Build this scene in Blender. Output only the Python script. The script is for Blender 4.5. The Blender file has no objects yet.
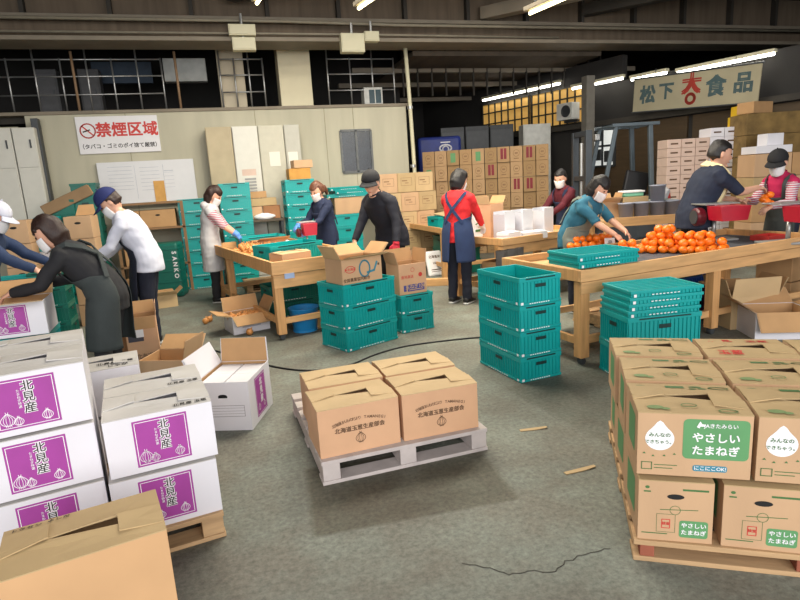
import bpy, bmesh, math, random
from math import sin, cos, pi, radians, sqrt, atan2
from mathutils import Vector, Matrix, noise
random.seed(7)
SC = bpy.context.scene
COL = SC.collection
# ---------------------------------------------------------------- camera
F, YAW, PITCH, ROLL, CH = 575.0, -16.0, 11.8, 3.5, 1.5
fw = Matrix.Rotation(radians(YAW), 3, 'Z') @ Vector((0, cos(radians(PITCH)), -sin(radians(PITCH))))
rt = Matrix.Rotation(radians(YAW), 3, 'Z') @ Vector((1, 0, 0))
up = rt.cross(fw)
ri = rt * cos(radians(ROLL)) - up * sin(radians(ROLL))
ui = rt * sin(radians(ROLL)) + up * cos(radians(ROLL))
cam = bpy.data.objects.new('camera', bpy.data.cameras.new('camera'))
COL.objects.link(cam)
rm = Matrix((ri, ui, -fw)).transposed().to_4x4()
rm.translation = Vector((0, 0, CH))
cam.matrix_world = rm
cam.data.sensor_width = 36.0
cam.data.lens = F / 800 * 36
cam.data.clip_end = 200
SC.camera = cam
# ---------------------------------------------------------------- light
world = bpy.data.worlds.new('sky'); SC.world = world; world.use_nodes = True
world.node_tree.nodes['Background'].inputs[0].default_value = (0.86, 0.93, 1.0, 1)
world.node_tree.nodes['Background'].inputs[1].default_value = 0.55


def area(nm, loc, target, sx, sy, power, col):
    l = bpy.data.lights.new(nm, 'AREA'); l.shape = 'RECTANGLE'; l.size = sx; l.size_y = sy
    l.energy = power; l.color = col
    o = bpy.data.objects.new(nm, l); COL.objects.link(o); o.location = loc
    o.rotation_euler = (Vector(target) - Vector(loc)).to_track_quat('-Z', 'Y').to_euler()
    return o


# daylight of the open loading side behind the camera, and the roof light strip further in
area('daylight_opening', (0.5, -5.0, 3.0), (2.0, 7, 1.0), 13, 4.6, 520, (1.0, 0.97, 0.95))
area('hall_lamps_front', (1.6, 5.4, 4.4), (1.6, 5.4, 0), 4.0, 1.2, 150, (1.0, 0.93, 0.80))
area('hall_lamps_back', (3.5, 7.4, 4.4), (3.5, 7.2, 0), 7.0, 1.0, 130, (1.0, 0.95, 0.86))
SC.view_settings.view_transform = 'Standard'
SC.view_settings.look = 'None'
SC.view_settings.gamma = 1
SC.view_settings.use_curve_mapping = False
SC.view_settings.exposure = 0.75


# ---------------------------------------------------------------- pixel helpers (a photo point -> a place in the room)
def ray(x, y): return fw * F + ri * (x - 400) - ui * (y - 300)


def G(x, y, z=0.0):
    d = ray(x, y); return Vector((0, 0, CH)) + d * ((z - CH) / d.z)


def DP(x, y, d):
    r = ray(x, y); return Vector((0, 0, CH)) + r * (d / r.dot(fw))


def PV(x, y, V):
    d = ray(x, y); return Vector((0, 0, CH)) + d * (V / d.y)


# ---------------------------------------------------------------- materials
MATS = {}


def M(key, col=(0.5, 0.5, 0.5), rough=0.6, var=0.12, scale=8.0, bump=0.0, bscale=60.0, metal=0.0, emit=None, es=0.0, spec=0.5, stretch=None):
    if key in MATS: return MATS[key]
    m = bpy.data.materials.new(key); m.use_nodes = True
    nt = m.node_tree; b = nt.nodes['Principled BSDF']
    b.inputs['Roughness'].default_value = rough; b.inputs['Metallic'].default_value = metal
    b.inputs['Specular IOR Level'].default_value = spec
    if emit:
        b.inputs['Emission Color'].default_value = (*emit, 1); b.inputs['Emission Strength'].default_value = es
    tc = nt.nodes.new('ShaderNodeTexCoord'); src = tc.outputs['Object']
    if stretch:
        mp = nt.nodes.new('ShaderNodeMapping'); mp.inputs['Scale'].default_value = stretch
        nt.links.new(src, mp.inputs['Vector']); src = mp.outputs['Vector']
    n = nt.nodes.new('ShaderNodeTexNoise'); n.inputs['Scale'].default_value = scale; n.inputs['Detail'].default_value = 4
    nt.links.new(src, n.inputs['Vector'])
    r = nt.nodes.new('ShaderNodeValToRGB')
    r.color_ramp.elements[0].position = 0.3; r.color_ramp.elements[1].position = 0.7
    r.color_ramp.elements[0].color = (*[c * (1 - var) for c in col], 1)
    r.color_ramp.elements[1].color = (*[min(1, c * (1 + var)) for c in col], 1)
    nt.links.new(n.outputs['Fac'], r.inputs['Fac']); nt.links.new(r.outputs['Color'], b.inputs['Base Color'])
    if bump:
        n2 = nt.nodes.new('ShaderNodeTexNoise'); n2.inputs['Scale'].default_value = bscale; n2.inputs['Detail'].default_value = 3
        nt.links.new(src, n2.inputs['Vector'])
        bp = nt.nodes.new('ShaderNodeBump'); bp.inputs['Strength'].default_value = bump; bp.inputs['Distance'].default_value = 0.01
        nt.links.new(n2.outputs['Fac'], bp.inputs['Height']); nt.links.new(bp.outputs['Normal'], b.inputs['Normal'])
    MATS[key] = m
    return m


def srgb(r, g, b):
    f = lambda c: (c / 255 / 12.92) if c / 255 <= 0.04045 else ((c / 255 + 0.055) / 1.055) ** 2.4
    return (f(r), f(g), f(b))


KRAFT = M('kraft_board', srgb(194, 158, 122), 0.75, 0.07, 5, 0.05, 90, stretch=(1, 1, .3))
KRAFT2 = M('kraft_board_green_tone', srgb(182, 156, 114), 0.75, 0.08, 5, 0.05, 90)
KRAFT3 = M('kraft_board_pale', srgb(194, 166, 124), 0.75, 0.08, 4, 0.05, 90)
KRAFTD = M('kraft_board_inside', srgb(182, 142, 98), 0.8, 0.08, 6)
WHITEB = M('white_board', srgb(222, 220, 226), 0.6, 0.03, 4)
GREYB = M('grey_board', srgb(196, 192, 188), 0.7, 0.05, 5)
PINKB = M('pinkish_board', srgb(206, 180, 165), 0.7, 0.05, 5)
PURPLE = M('purple_print', srgb(160, 62, 150), 0.6, 0.06, 10)
GREENP = M('green_print', srgb(92, 148, 96), 0.6, 0.05, 10)
GREEND = M('dark_green_print', srgb(70, 112, 62), 0.6, 0.08, 10)
INK = M('black_ink', srgb(38, 34, 34), 0.7, 0.1)
BROWNINK = M('brown_ink', srgb(92, 66, 44), 0.7, 0.1)
WHITEP = M('white_print', srgb(236, 234, 236), 0.6, 0.02)
REDP = M('red_print', srgb(200, 58, 52), 0.6, 0.06)
MAROON = M('maroon_print', srgb(128, 28, 40), 0.6, 0.08)
BLUEP = M('blue_print', srgb(70, 72, 140), 0.6, 0.08)
TEALP = M('teal_print', srgb(60, 130, 150), 0.6, 0.1)
DARK = M('dark_hollow', (0.012, 0.012, 0.012), 0.9, 0.1)
TEAL = M('teal_plastic', srgb(4, 154, 152), 0.38, 0.07, 3, 0.03, 40)
TEALD = M('teal_plastic_handle', srgb(2, 46, 44), 0.5, 0.1)
TEALG = M('deep_green_plastic', srgb(6, 100, 86), 0.45, 0.1, 3)
WOOD = M('pine_wood', srgb(206, 160, 108), 0.6, 0.16, 5, 0.06, 40, stretch=(.6, 5, 5))
WOODX = M('pine_post', srgb(204, 154, 100), 0.6, 0.16, 5, 0.06, 40, stretch=(6, 6, .7))
WOODP = M('pallet_wood', srgb(186, 152, 112), 0.8, 0.2, 6, 0.1, 40, stretch=(.6, 5, 5))
PALG = M('grey_pallet_plastic', srgb(186, 176, 172), 0.7, 0.12, 9, 0.06, 50)
REDW = M('red_block', srgb(150, 84, 62), 0.8, 0.12, 8)
STEEL = M('steel', (0.45, 0.45, 0.44), 0.4, 0.1, 6, metal=0.8)
STEELD = M('dark_steel', (0.06, 0.065, 0.07), 0.5, 0.15, 6, metal=0.3)
RED = M('red_plastic', srgb(178, 26, 48), 0.35, 0.08, 6)
REDD = M('dark_red_plastic', srgb(90, 16, 28), 0.35, 0.1, 6)
GREYP = M('grey_plastic', srgb(150, 150, 148), 0.5, 0.08, 6)
MATB = M('black_rubber_mat', srgb(72, 76, 84), 0.7, 0.12, 10)
CREAM = M('cream_paint', srgb(206, 200, 170), 0.6, 0.06, 3)
BLUE = M('blue_plastic', srgb(40, 140, 206), 0.35, 0.06, 4)
NAVYT = M('blue_tarp', srgb(18, 40, 120), 0.5, 0.2, 5, 0.2, 12)
YELLOW = M('yellow_board', srgb(216, 176, 34), 0.6, 0.06)
PEEL = M('tangerine_peel', srgb(240, 120, 22), 0.42, 0.1, 14, 0.15, 90)
ONION = M('onion_skin', srgb(208, 142, 78), 0.45, 0.16, 9, 0.05, 60, stretch=(4, 4, 1))
STALK = M('stalk_green', srgb(90, 110, 40), 0.7, 0.2)
SKIN = M('skin', srgb(214, 164, 138), 0.5, 0.05, 6)
HAIRB = M('hair_dark_brown', srgb(50, 32, 26), 0.45, 0.3, 30, 0.4, 60, stretch=(6, 6, 1))
HAIRR = M('hair_reddish_brown', srgb(104, 66, 48), 0.45, 0.3, 30, 0.4, 60, stretch=(6, 6, 1))
HAIRK = M('hair_black', srgb(28, 24, 24), 0.45, 0.3, 30, 0.4, 60, stretch=(6, 6, 1))
HAIRG = M('hair_grey', srgb(120, 116, 112), 0.5, 0.3, 30, 0.4, 60)
MASKM = M('white_mask_cloth', srgb(232, 230, 230), 0.8, 0.03)
EYEM = M('eye_dark', (0.01, 0.008, 0.006), 0.2, 0.1)
LIPM = M('lip', srgb(170, 96, 88), 0.5, 0.05)
SHOEK = M('black_shoe', srgb(28, 28, 30), 0.5, 0.1)
SHOEW = M('white_sole', srgb(206, 206, 204), 0.6, 0.05)


def cloth(key, col, var=0.12): return M(key, col, 0.85, var, 7, 0.25, 22)


# ---------------------------------------------------------------- mesh builder
class MB:
    def __init__(s): s.bm = bmesh.new()

    def box(s, x0, x1, y0, y1, z0, z1, bev=0.0, mat=None):
        r = bmesh.ops.create_cube(s.bm, size=1)
        vs = r['verts']
        for v in vs:
            v.co = Vector(((x0 + x1) / 2 + v.co.x * (x1 - x0), (y0 + y1) / 2 + v.co.y * (y1 - y0), (z0 + z1) / 2 + v.co.z * (z1 - z0)))
        if bev:
            es = list({e for v in vs for e in v.link_edges})
            rr = bmesh.ops.bevel(s.bm, geom=es, offset=bev, segments=2, affect='EDGES', profile=0.5)
            vs = list({v for f in rr['faces'] for v in f.verts} | {v for v in vs if v.is_valid})
        if mat is not None:
            for v in vs: v.co = mat @ v.co
        return s

    def bar(s, a, b, w, h, bev=0.0, upv=(0, 0, 1)):
        a = Vector(a); b = Vector(b); d = b - a; L = d.length; d.normalize()
        u = Vector(upv)
        if abs(d.dot(u)) > 0.98: u = Vector((0, 1, 0))
        sd = d.cross(u).normalized(); u = sd.cross(d)
        m = Matrix((d, sd, u)).transposed().to_4x4(); m.translation = (a + b) / 2
        return s.box(-L / 2, L / 2, -w / 2, w / 2, -h / 2, h / 2, bev, m)

    def tube(s, pts, rad, n=10, side=None, caps=True):
        """swept round or elliptical tube; rad is a number, a list, or a list of (side radius, other radius)"""
        pts = [Vector(p) for p in pts]
        if not isinstance(rad, (list, tuple)): rad = [rad] * len(pts)
        rings = []
        prev = None
        for i, p in enumerate(pts):
            t = (pts[min(i + 1, len(pts) - 1)] - pts[max(i - 1, 0)])
            if t.length < 1e-9: t = Vector((0, 0, 1))
            t.normalize()
            a = Vector(side) if side is not None else (prev if prev is not None else (Vector((0, 0, 1)) if abs(t.z) < 0.9 else Vector((1, 0, 0))))
            a = a - t * a.dot(t)
            if a.length < 1e-6: a = t.orthogonal()
            a.normalize(); prev = a; b = t.cross(a)
            r = rad[i]; ra, rb = (r if isinstance(r, (tuple, list)) else (r, r))
            rings.append([s.bm.verts.new(p + a * ra * cos(2 * pi * k / n) + b * rb * sin(2 * pi * k / n)) for k in range(n)])
        for i in range(len(rings) - 1):
            for k in range(n):
                s.bm.faces.new((rings[i][k], rings[i][(k + 1) % n], rings[i + 1][(k + 1) % n], rings[i + 1][k]))
        if caps:
            s.bm.faces.new(list(reversed(rings[0]))); s.bm.faces.new(rings[-1])
        return s

    def lathe(s, prof, n=16, mat=None, caps=False):
        rings = []
        for r, z in prof:
            rings.append([s.bm.verts.new((max(r, 1e-4) * cos(2 * pi * k / n), max(r, 1e-4) * sin(2 * pi * k / n), z)) for k in range(n)])
        for i in range(len(rings) - 1):
            for k in range(n):
                s.bm.faces.new((rings[i][k], rings[i][(k + 1) % n], rings[i + 1][(k + 1) % n], rings[i + 1][k]))
        if caps:
            s.bm.faces.new(list(reversed(rings[0]))); s.bm.faces.new(rings[-1])
        if mat is not None:
            for rr in rings:
                for v in rr: v.co = mat @ v.co
        return s

    def slab(s, pts, t):
        """polygon (3-D points) thickened along its normal"""
        P = [Vector(p) for p in pts]
        nrm = Vector((0, 0, 0))
        for i in range(len(P)):
            nrm += (P[i] - P[0]).cross(P[(i + 1) % len(P)] - P[0])
        nrm.normalize()
        A = [s.bm.verts.new(p) for p in P]; B = [s.bm.verts.new(p + nrm * t) for p in P]
        s.bm.faces.new(list(reversed(A))); s.bm.faces.new(B)
        for i in range(len(P)):
            j = (i + 1) % len(P)
            s.bm.faces.new((A[i], A[j], B[j], B[i]))
        return s

    def sphere(s, c, r, u=12, v=8, rot=None):
        rr = bmesh.ops.create_uvsphere(s.bm, u_segments=u, v_segments=v, radius=1)
        R = Vector(r) if isinstance(r, (tuple, list, Vector)) else Vector((r, r, r))
        for w in rr['verts']:
            p = Vector((w.co.x * R.x, w.co.y * R.y, w.co.z * R.z))
            if rot is not None: p = rot @ p
            w.co = p + Vector(c)
        return s

    def mesh(s, nm, mat, smooth=False):
        bmesh.ops.recalc_face_normals(s.bm, faces=s.bm.faces)
        me = bpy.data.meshes.new(nm); s.bm.to_mesh(me); s.bm.free()
        if mat: me.materials.append(mat)
        if smooth:
            me.polygons.foreach_set('use_smooth', [True] * len(me.polygons))
        return me

    def build(s, nm, mat, parent=None, smooth=False, loc=(0, 0, 0), rz=0.0):
        return ob(nm, s.mesh(nm, mat, smooth), parent, loc, rz)


def ob(nm, me, parent=None, loc=(0, 0, 0), rz=0.0):
    o = bpy.data.objects.new(nm, me); COL.objects.link(o); o.location = loc; o.rotation_euler = (0, 0, rz)
    if parent: o.parent = parent
    return o


def tag(o, label, cat, group=None, kind=None):
    o['label'] = label; o['category'] = cat
    if group: o['group'] = group
    if kind: o['kind'] = kind
    return o


def thing(nm, label, cat, loc=(0, 0, 0), rz=0.0, group=None):
    o = bpy.data.objects.new(nm, None); COL.objects.link(o); o.location = loc; o.rotation_euler = (0, 0, rz)
    o.empty_display_size = 0.1
    return tag(o, label, cat, group)


def struct(o):
    o['kind'] = 'structure'; return o


def dup(root, label, loc=None, rz=None, group=None):
    r = root.copy(); COL.objects.link(r)
    if loc is not None: r.location = loc
    if rz is not None: r.rotation_euler = (0, 0, rz)
    r['label'] = label
    if group: r['group'] = group
    for ch in list(root.children):
        c = ch.copy(); COL.objects.link(c); c.parent = r
        for g in list(ch.children):
            d = g.copy(); COL.objects.link(d); d.parent = c
    return r


def inst(root, plist):
    for e in plist:
        o = ob(e[0], e[1], root)
        for k in (e[2] if len(e) > 2 else ()):
            ob(k[0], k[1], o)


ORD = ['first', 'second', 'third', 'fourth', 'fifth', 'sixth', 'seventh', 'eighth', 'ninth', 'tenth', 'eleventh', 'twelfth', 'thirteenth', 'fourteenth', 'fifteenth', 'sixteenth', 'seventeenth']


def FT(k, n): return 'topmost' if k == n - 1 else ORD[n - 1 - k] + ' from the top'


# ---------------------------------------------------------------- flat print: letters, panels, line drawings on a face
TXT = {}


def glyphs(txt, bold=0.02):
    if any(ord(c) >= 0x3040 for c in txt): bold = 0.0
    k = (txt, bold)
    if k not in TXT:
        cu = bpy.data.curves.new('t', 'FONT'); cu.body = txt; cu.size = 1; cu.align_x = 'CENTER'; cu.align_y = 'CENTER'; cu.offset = bold
        cu.resolution_u = 3
        o = bpy.data.objects.new('t', cu); COL.objects.link(o)
        dg = bpy.context.evaluated_depsgraph_get()
        me = bpy.data.meshes.new_from_object(o.evaluated_get(dg))
        TXT[k] = ([(v.co.x, v.co.y) for v in me.vertices], [tuple(p.vertices) for p in me.polygons])
        bpy.data.objects.remove(o); bpy.data.curves.remove(cu); bpy.data.meshes.remove(me)
    return TXT[k]


class Print:
    """flat ink on a face: frame = origin O, right U, up V; the ink sits `off` in front of the face"""

    def __init__(s, O, U=(1, 0, 0), V=(0, 0, 1), off=0.0008):
        s.U = Vector(U).normalized(); s.V = Vector(V).normalized(); s.N = s.U.cross(s.V); s.O = Vector(O) + s.N * off
        s.v = []; s.f = []

    def _add(s, pts, faces, dn=0.0):
        b = len(s.v); s.v += [s.O + s.N * dn + s.U * x + s.V * y for x, y in pts]; s.f += [tuple(b + i for i in f) for f in faces]

    def text(s, t, x, y, size, bold=0.02, rot=0.0, sx=1.0):
        P, Fc = glyphs(t, bold); c, n = cos(rot), sin(rot)
        cjk = any(ord(q) >= 0x3040 for q in t); k = bold * .55
        for q_, (dx, dy) in enumerate(((-k, -k), (k, -k), (k, k), (-k, k)) if cjk and bold > .012 else ((0, 0),)):   # a brush-thick stroke
            s._add([(x + ((p[0] + dx) * sx * c - (p[1] + dy) * n) * size, y + ((p[0] + dx) * sx * n + (p[1] + dy) * c) * size) for p in P], Fc, q_ * .00018)
        return s

    def vtext(s, t, x, y, size, bold=0.03, pitch=1.05):
        for i, ch in enumerate(t): s.text(ch, x, y - i * size * pitch, size, bold)
        return s

    def arc(s, t, x, y, R, size, spread, bold=0.02):
        n = len(t)
        for i, ch in enumerate(t):
            if ch == ' ': continue
            a = spread * (0.5 - i / (n - 1))
            s.text(ch, x - R * sin(a), y + R * (cos(a) - 1), size, bold, a)
        return s

    def rect(s, x, y, w, h, r=0.0, tilt=0.0):
        P = []
        if r <= 0: P = [(-w / 2, -h / 2), (w / 2, -h / 2), (w / 2, h / 2), (-w / 2, h / 2)]
        else:
            for cx, cy, a0 in ((w / 2 - r, -h / 2 + r, -90), (w / 2 - r, h / 2 - r, 0), (-w / 2 + r, h / 2 - r, 90), (-w / 2 + r, -h / 2 + r, 180)):
                P += [(cx + r * cos(radians(a0 + 22.5 * i)), cy + r * sin(radians(a0 + 22.5 * i))) for i in range(5)]
        c, n = cos(tilt), sin(tilt)
        s._add([(x + a * c - b * n, y + a * n + b * c) for a, b in P], [tuple(range(len(P)))]); return s

    def disc(s, x, y, rx, ry=None, n=18):
        ry = ry or rx
        s._add([(x + rx * cos(2 * pi * k / n), y + ry * sin(2 * pi * k / n)) for k in range(n)], [tuple(range(n))]); return s

    def poly(s, pts): s._add(pts, [tuple(range(len(pts)))]); return s

    def line(s, pts, w, closed=False):
        if closed: pts = list(pts) + [pts[0]]
        for (x0, y0), (x1, y1) in zip(pts[:-1], pts[1:]):
            d = sqrt((x1 - x0) ** 2 + (y1 - y0) ** 2)
            if d < 1e-6: continue
            nx, ny = -(y1 - y0) / d * w / 2, (x1 - x0) / d * w / 2
            ex, ey = (x1 - x0) / d * w * .3, (y1 - y0) / d * w * .3
            s._add([(x0 - ex + nx, y0 - ey + ny), (x0 - ex - nx, y0 - ey - ny), (x1 + ex - nx, y1 + ey - ny), (x1 + ex + nx, y1 + ey + ny)], [(0, 1, 2, 3)])
        return s

    def frame(s, x, y, w, h, t): return s.line([(x - w / 2, y - h / 2), (x + w / 2, y - h / 2), (x + w / 2, y + h / 2), (x - w / 2, y + h / 2)], t, True)

    def ring(s, x, y, r, t, n=20, ry=None):
        return s.line([(x + r * cos(2 * pi * k / n), y + (ry or r) * sin(2 * pi * k / n)) for k in range(n)], t, True)

    def onion(s, x, y, r, t):
        def outline(k):
            P = []
            for i in range(21):
                a = -pi / 2 + 2 * pi * i / 20 if k == 1 else -pi / 2 + 2 * pi * i / 20
                P.append((x + r * k * cos(a), y + r * .82 * sin(a) + (r * .35 * max(0, sin(a)) ** 8)))
            return P
        s.line(outline(1), t)
        for k in (.62, .25): s.line(outline(k), t * .8)
        s.line([(x - r * .1, y + r * 1.1), (x - r * .16, y + r * 1.45)], t); s.line([(x + r * .1, y + r * 1.1), (x + r * .2, y + r * 1.42)], t)
        for k in (-.3, -.1, .1, .3): s.line([(x + k * r, y - r * .85), (x + k * r * 1.4, y - r * 1.02)], t * .7)
        return s

    def mesh(s, nm, mat):
        me = bpy.data.meshes.new(nm); me.from_pydata([tuple(v) for v in s.v], [], s.f); me.materials.append(mat); me.update(); return me


# ---------------------------------------------------------------- people
def remesh(me, voxel, it, nm, mat, wrinkle=0.0, wscale=9.0):
    o = bpy.data.objects.new('t', me); COL.objects.link(o)
    m = o.modifiers.new('r', 'REMESH'); m.mode = 'VOXEL'; m.voxel_size = voxel; m.use_smooth_shade = True
    if it:
        k = o.modifiers.new('s', 'SMOOTH'); k.factor = 0.5; k.iterations = it
    dg = bpy.context.evaluated_depsgraph_get()
    r = bpy.data.meshes.new_from_object(o.evaluated_get(dg)); r.name = nm
    bpy.data.objects.remove(o); bpy.data.meshes.remove(me)
    if wrinkle:
        cs = [v.co.copy() for v in r.vertices]; ns = [v.normal.copy() for v in r.vertices]
        for v, c, n in zip(r.vertices, cs, ns):
            v.co = c + n * wrinkle * (noise.noise(Vector((c.x * wscale, c.y * wscale, c.z * wscale * 1.7))) + .5 * noise.noise(c * wscale * 2.3))
    r.materials.clear(); r.materials.append(mat)
    r.polygons.foreach_set('use_smooth', [True] * len(r.polygons))
    return r


def shell(grid_fn, nu, nv, th, nm, mat):
    """curved sheet with thickness: grid_fn(i/nu, j/nv) -> (point, outward normal)"""
    bm = bmesh.new(); A = []; B = []
    for i in range(nu + 1):
        ra = []; rb = []
        for j in range(nv + 1):
            p, n = grid_fn(i / nu, j / nv)
            ra.append(bm.verts.new(p)); rb.append(bm.verts.new(p - n * th))
        A.append(ra); B.append(rb)
    for i in range(nu):
        for j in range(nv):
            bm.faces.new((A[i][j], A[i + 1][j], A[i + 1][j + 1], A[i][j + 1]))
            bm.faces.new((B[i][j], B[i][j + 1], B[i + 1][j + 1], B[i + 1][j]))
    for i in range(nu):
        bm.faces.new((A[i][0], B[i][0], B[i + 1][0], A[i + 1][0])); bm.faces.new((A[i][nv], A[i + 1][nv], B[i + 1][nv], B[i][nv]))
    for j in range(nv):
        bm.faces.new((A[0][j], A[0][j + 1], B[0][j + 1], B[0][j])); bm.faces.new((A[nu][j], B[nu][j], B[nu][j + 1], A[nu][j + 1]))
    bmesh.ops.recalc_face_normals(bm, faces=bm.faces)
    me = bpy.data.meshes.new(nm); bm.to_mesh(me); bm.free(); me.materials.append(mat)
    me.polygons.foreach_set('use_smooth', [True] * len(me.polygons))
    return me


def lerp(tab, l):
    if l <= tab[0][0]: return tab[0][1]
    for (a, x), (b, y) in zip(tab[:-1], tab[1:]):
        if l <= b:
            t = (l - a) / (b - a); return tuple(p + (q - p) * t for p, q in zip(x, y))
    return tab[-1][1]


def hand_tubes(mb, wrist, d, nrm, thumb_side, s, grow=0.0, curl=0.35):
    d = d.normalized(); nrm = (nrm - d * nrm.dot(d)).normalized(); sd = d.cross(nrm) * 1.0
    if sd.dot(thumb_side) < 0: sd = -sd
    end = wrist + d * .078 * s
    mb.tube([wrist - d * .01, wrist + d * .02 * s, end - d * .02 * s, end], [(.026 * s + grow, .018 * s + grow), (.034 * s + grow, .016 * s + grow), (.039 * s + grow, .014 * s + grow), (.036 * s + grow, .011 * s + grow)], 10, sd)
    for q, (off, L) in enumerate(((.029, .066), (.010, .076), (-.010, .071), (-.028, .056))):
        b = end - d * .012 * s + sd * off * s; c1 = curl + .05 * q
        d1 = (d * cos(c1) + nrm * sin(c1) + sd * off * 2); d2 = d * cos(2 * c1) + nrm * sin(2 * c1) + sd * off * 2
        p1 = b + d1 * (L * .55) * s; p2 = p1 + d2 * (L * .5) * s
        mb.tube([b, p1, p2], [.0092 * s + grow, .0085 * s + grow, .0072 * s + grow], 7)
    b = wrist + d * .022 * s + sd * .026 * s
    p1 = b + (d * .55 + sd * .75 + nrm * .3).normalized() * .034 * s; p2 = p1 + (d * .85 + sd * .35 + nrm * .4).normalized() * .03 * s
    mb.tube([b, p1, p2], [.0125 * s + grow, .0105 * s + grow, .0085 * s + grow], 7)


def ribbon(pts, cen, axis, hw, th, nm, mat):
    """flat band following points, lying against a body around `axis` through `cen`"""
    fine = []
    for k in range(len(pts) - 1):
        for q in range(4): fine.append(pts[k].lerp(pts[k + 1], q / 4))
    fine.append(pts[-1])
    bm = bmesh.new(); row = []
    for k, p in enumerate(fine):
        tg = (fine[min(k + 1, len(fine) - 1)] - fine[max(k - 1, 0)]).normalized()
        nn = p - cen; nn = (nn - axis * nn.dot(axis) * .6).normalized(); sd = tg.cross(nn).normalized()
        row.append([bm.verts.new(p + sd * hw * a + nn * b) for a, b in ((-1, th * .4), (1, th * .4), (1, -th * .6), (-1, -th * .6))])
    for k in range(len(row) - 1):
        for q in range(4): bm.faces.new((row[k][q], row[k][(q + 1) % 4], row[k + 1][(q + 1) % 4], row[k + 1][q]))
    bm.faces.new(row[0]); bm.faces.new(list(reversed(row[-1])))
    bmesh.ops.recalc_face_normals(bm, faces=bm.faces)
    me = bpy.data.meshes.new(nm); bm.to_mesh(me); bm.free(); me.materials.append(mat)
    return me


def person(label, loc, face, h=1.6, lean=10, head=(15, 0), LH=(.38, .14, 1.0), RH=(.38, -.14, 1.0), shirt=None, hem=-.12, sleeve=1.0, pants=None,
           hair=('bob', None), mask=True, cap=None, apron=None, gloves=None, shoes=SHOEK, build=1.0, hood=False, collar=None, glove_only=None, feet=.10, palm=(0, 0, -1), sleeve_mat=None, towel=None):
    s = h / 1.65; th = radians(lean); root = thing('person', label, 'person', loc, radians(face))
    pel = Vector((-.16 * sin(th), 0, .90 * s))
    upv = lambda a: Vector((sin(a), 0, cos(a)))
    L1 = .13 * s; a1 = th * .6
    left = Vector((0, 1, 0))

    def sp(l):  # l in units of s above the pelvis -> centre, up, forward
        l *= s
        if l < 0: return pel + Vector((.05 * sin(th) * min(1, -l / .3), 0, l)), Vector((0, 0, 1)), Vector((1, 0, 0))
        if l <= L1: return pel + upv(a1) * l, upv(a1), Vector((cos(a1), 0, -sin(a1)))
        return pel + upv(a1) * L1 + upv(th) * (l - L1), upv(th), Vector((cos(th), 0, -sin(th)))
    B = s * build
    skin_t = [(-.1, (.165, .115)), (0, (.165, .115)), (.13, (.132, .098)), (.30, (.155, .112)), (.42, (.16, .095)), (.475, (.10, .068)), (.51, (.054, .054))]
    def tub(mb, l0, l1, tab, grow, n=14):
        ls = [l0 + (l1 - l0) * i / n for i in range(n + 1)]
        mb.tube([sp(l)[0] for l in ls], [tuple(r * B + grow for r in lerp(tab, l)) for l in ls], 20, left)
    neck = sp(.50)[0]; ha = th * .55 + radians(head[0]) * .45
    hc = neck + upv(ha) * .122 * s + Vector((cos(ha), 0, -sin(ha))) * .015 * s
    HM = Matrix.Translation(hc) @ Matrix.Rotation(radians(head[1]), 4, 'Z') @ Matrix.Rotation(th * .45 + radians(head[0]), 4, 'Y') @ Matrix.Scale(s * 1.09, 4)
    # limbs
    legs = []
    for sg in (1, -1):
        hip = pel + Vector((0, sg * .085 * s, -.03 * s)); ank = Vector((0.0 - .02, sg * feet * s, .085 * s)); knee = (hip + ank) / 2 + Vector((.025, 0, .01))
        legs.append((sg, hip, knee, ank))
    arms = []
    for sg, T in ((1, LH), (-1, RH)):
        c, u, f = sp(.425); S = c + left * sg * .155 * B
        T = Vector(T); l1, l2 = .27 * s, .235 * s
        d = T - S
        if d.length > (l1 + l2) * .985: T = S + d.normalized() * (l1 + l2) * .985; d = T - S
        D = d.length; a = (l1 * l1 - l2 * l2 + D * D) / (2 * D); hh = sqrt(max(0, l1 * l1 - a * a))
        pole = Vector((-.35, sg * .55, -1)); dn = d.normalized(); pole = (pole - dn * pole.dot(dn)).normalized()
        arms.append((sg, S, S + dn * a + pole * hh, T))
    mb = MB()
    tub(mb, -.1, .51, skin_t, 0)
    mb.tube([sp(.46)[0], neck, hc], [.06 * s, .052 * s, .05 * s], 12)
    for sg, S, E, W in arms:
        c = sp(.43)[0] + left * sg * .10 * B
        So = S + sp(.3)[1] * -.035 * s + left * sg * .012 * s
        mb.tube([sp(.475)[0], c.lerp(S, .55), S.lerp(So, .5), So.lerp(E, .12), S.lerp(E, .55), E, E.lerp(W, .3), W, W + (W - E).normalized() * .01], [.045 * s, .047 * s, .052 * s, .05 * s, .043 * s, .037 * s, .038 * s, .027 * s, .025 * s], 12)
        d = (W - E).normalized(); d = (d + Vector((0, 0, -.25))).normalized()
        hand_tubes(mb, W, d, Vector(palm) + left * -sg * .35, left * -sg, s)
    for sg, hip, knee, ank in legs:
        mb.tube([hip + Vector((0, 0, .05)), hip, hip.lerp(knee, .5), knee, knee.lerp(ank, .3), ank, ank - Vector((0, 0, .03))], [.075 * s, .085 * s, .07 * s, .054 * s, .054 * s, .037 * s, .036 * s], 12)
        mb.tube([ank + Vector((-.03, 0, -.03)), ank + Vector((.05, 0, -.04)), ank + Vector((.14, 0, -.055))], [(.034, .034), (.038, .03), (.034, .018)], 10, left)
    # head
    hb = bmesh.new(); bmesh.ops.create_uvsphere(hb, u_segments=36, v_segments=26, radius=1)
    for v in hb.verts:
        x, y, z = v.co; p = Vector((x * .094, y * .075, z * .113))
        if p.z < -.01:
            t = min(1, (-.01 - p.z) / .1); p.y *= 1 - .30 * t; p.x = p.x * (1 - .12 * t) + .014 * t
        for sg in (1, -1):
            dd = (p - Vector((.086, sg * .031, .010))).length
            if dd < .022: p.x -= .009 * (1 - dd / .022)
        v.co = p
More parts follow.
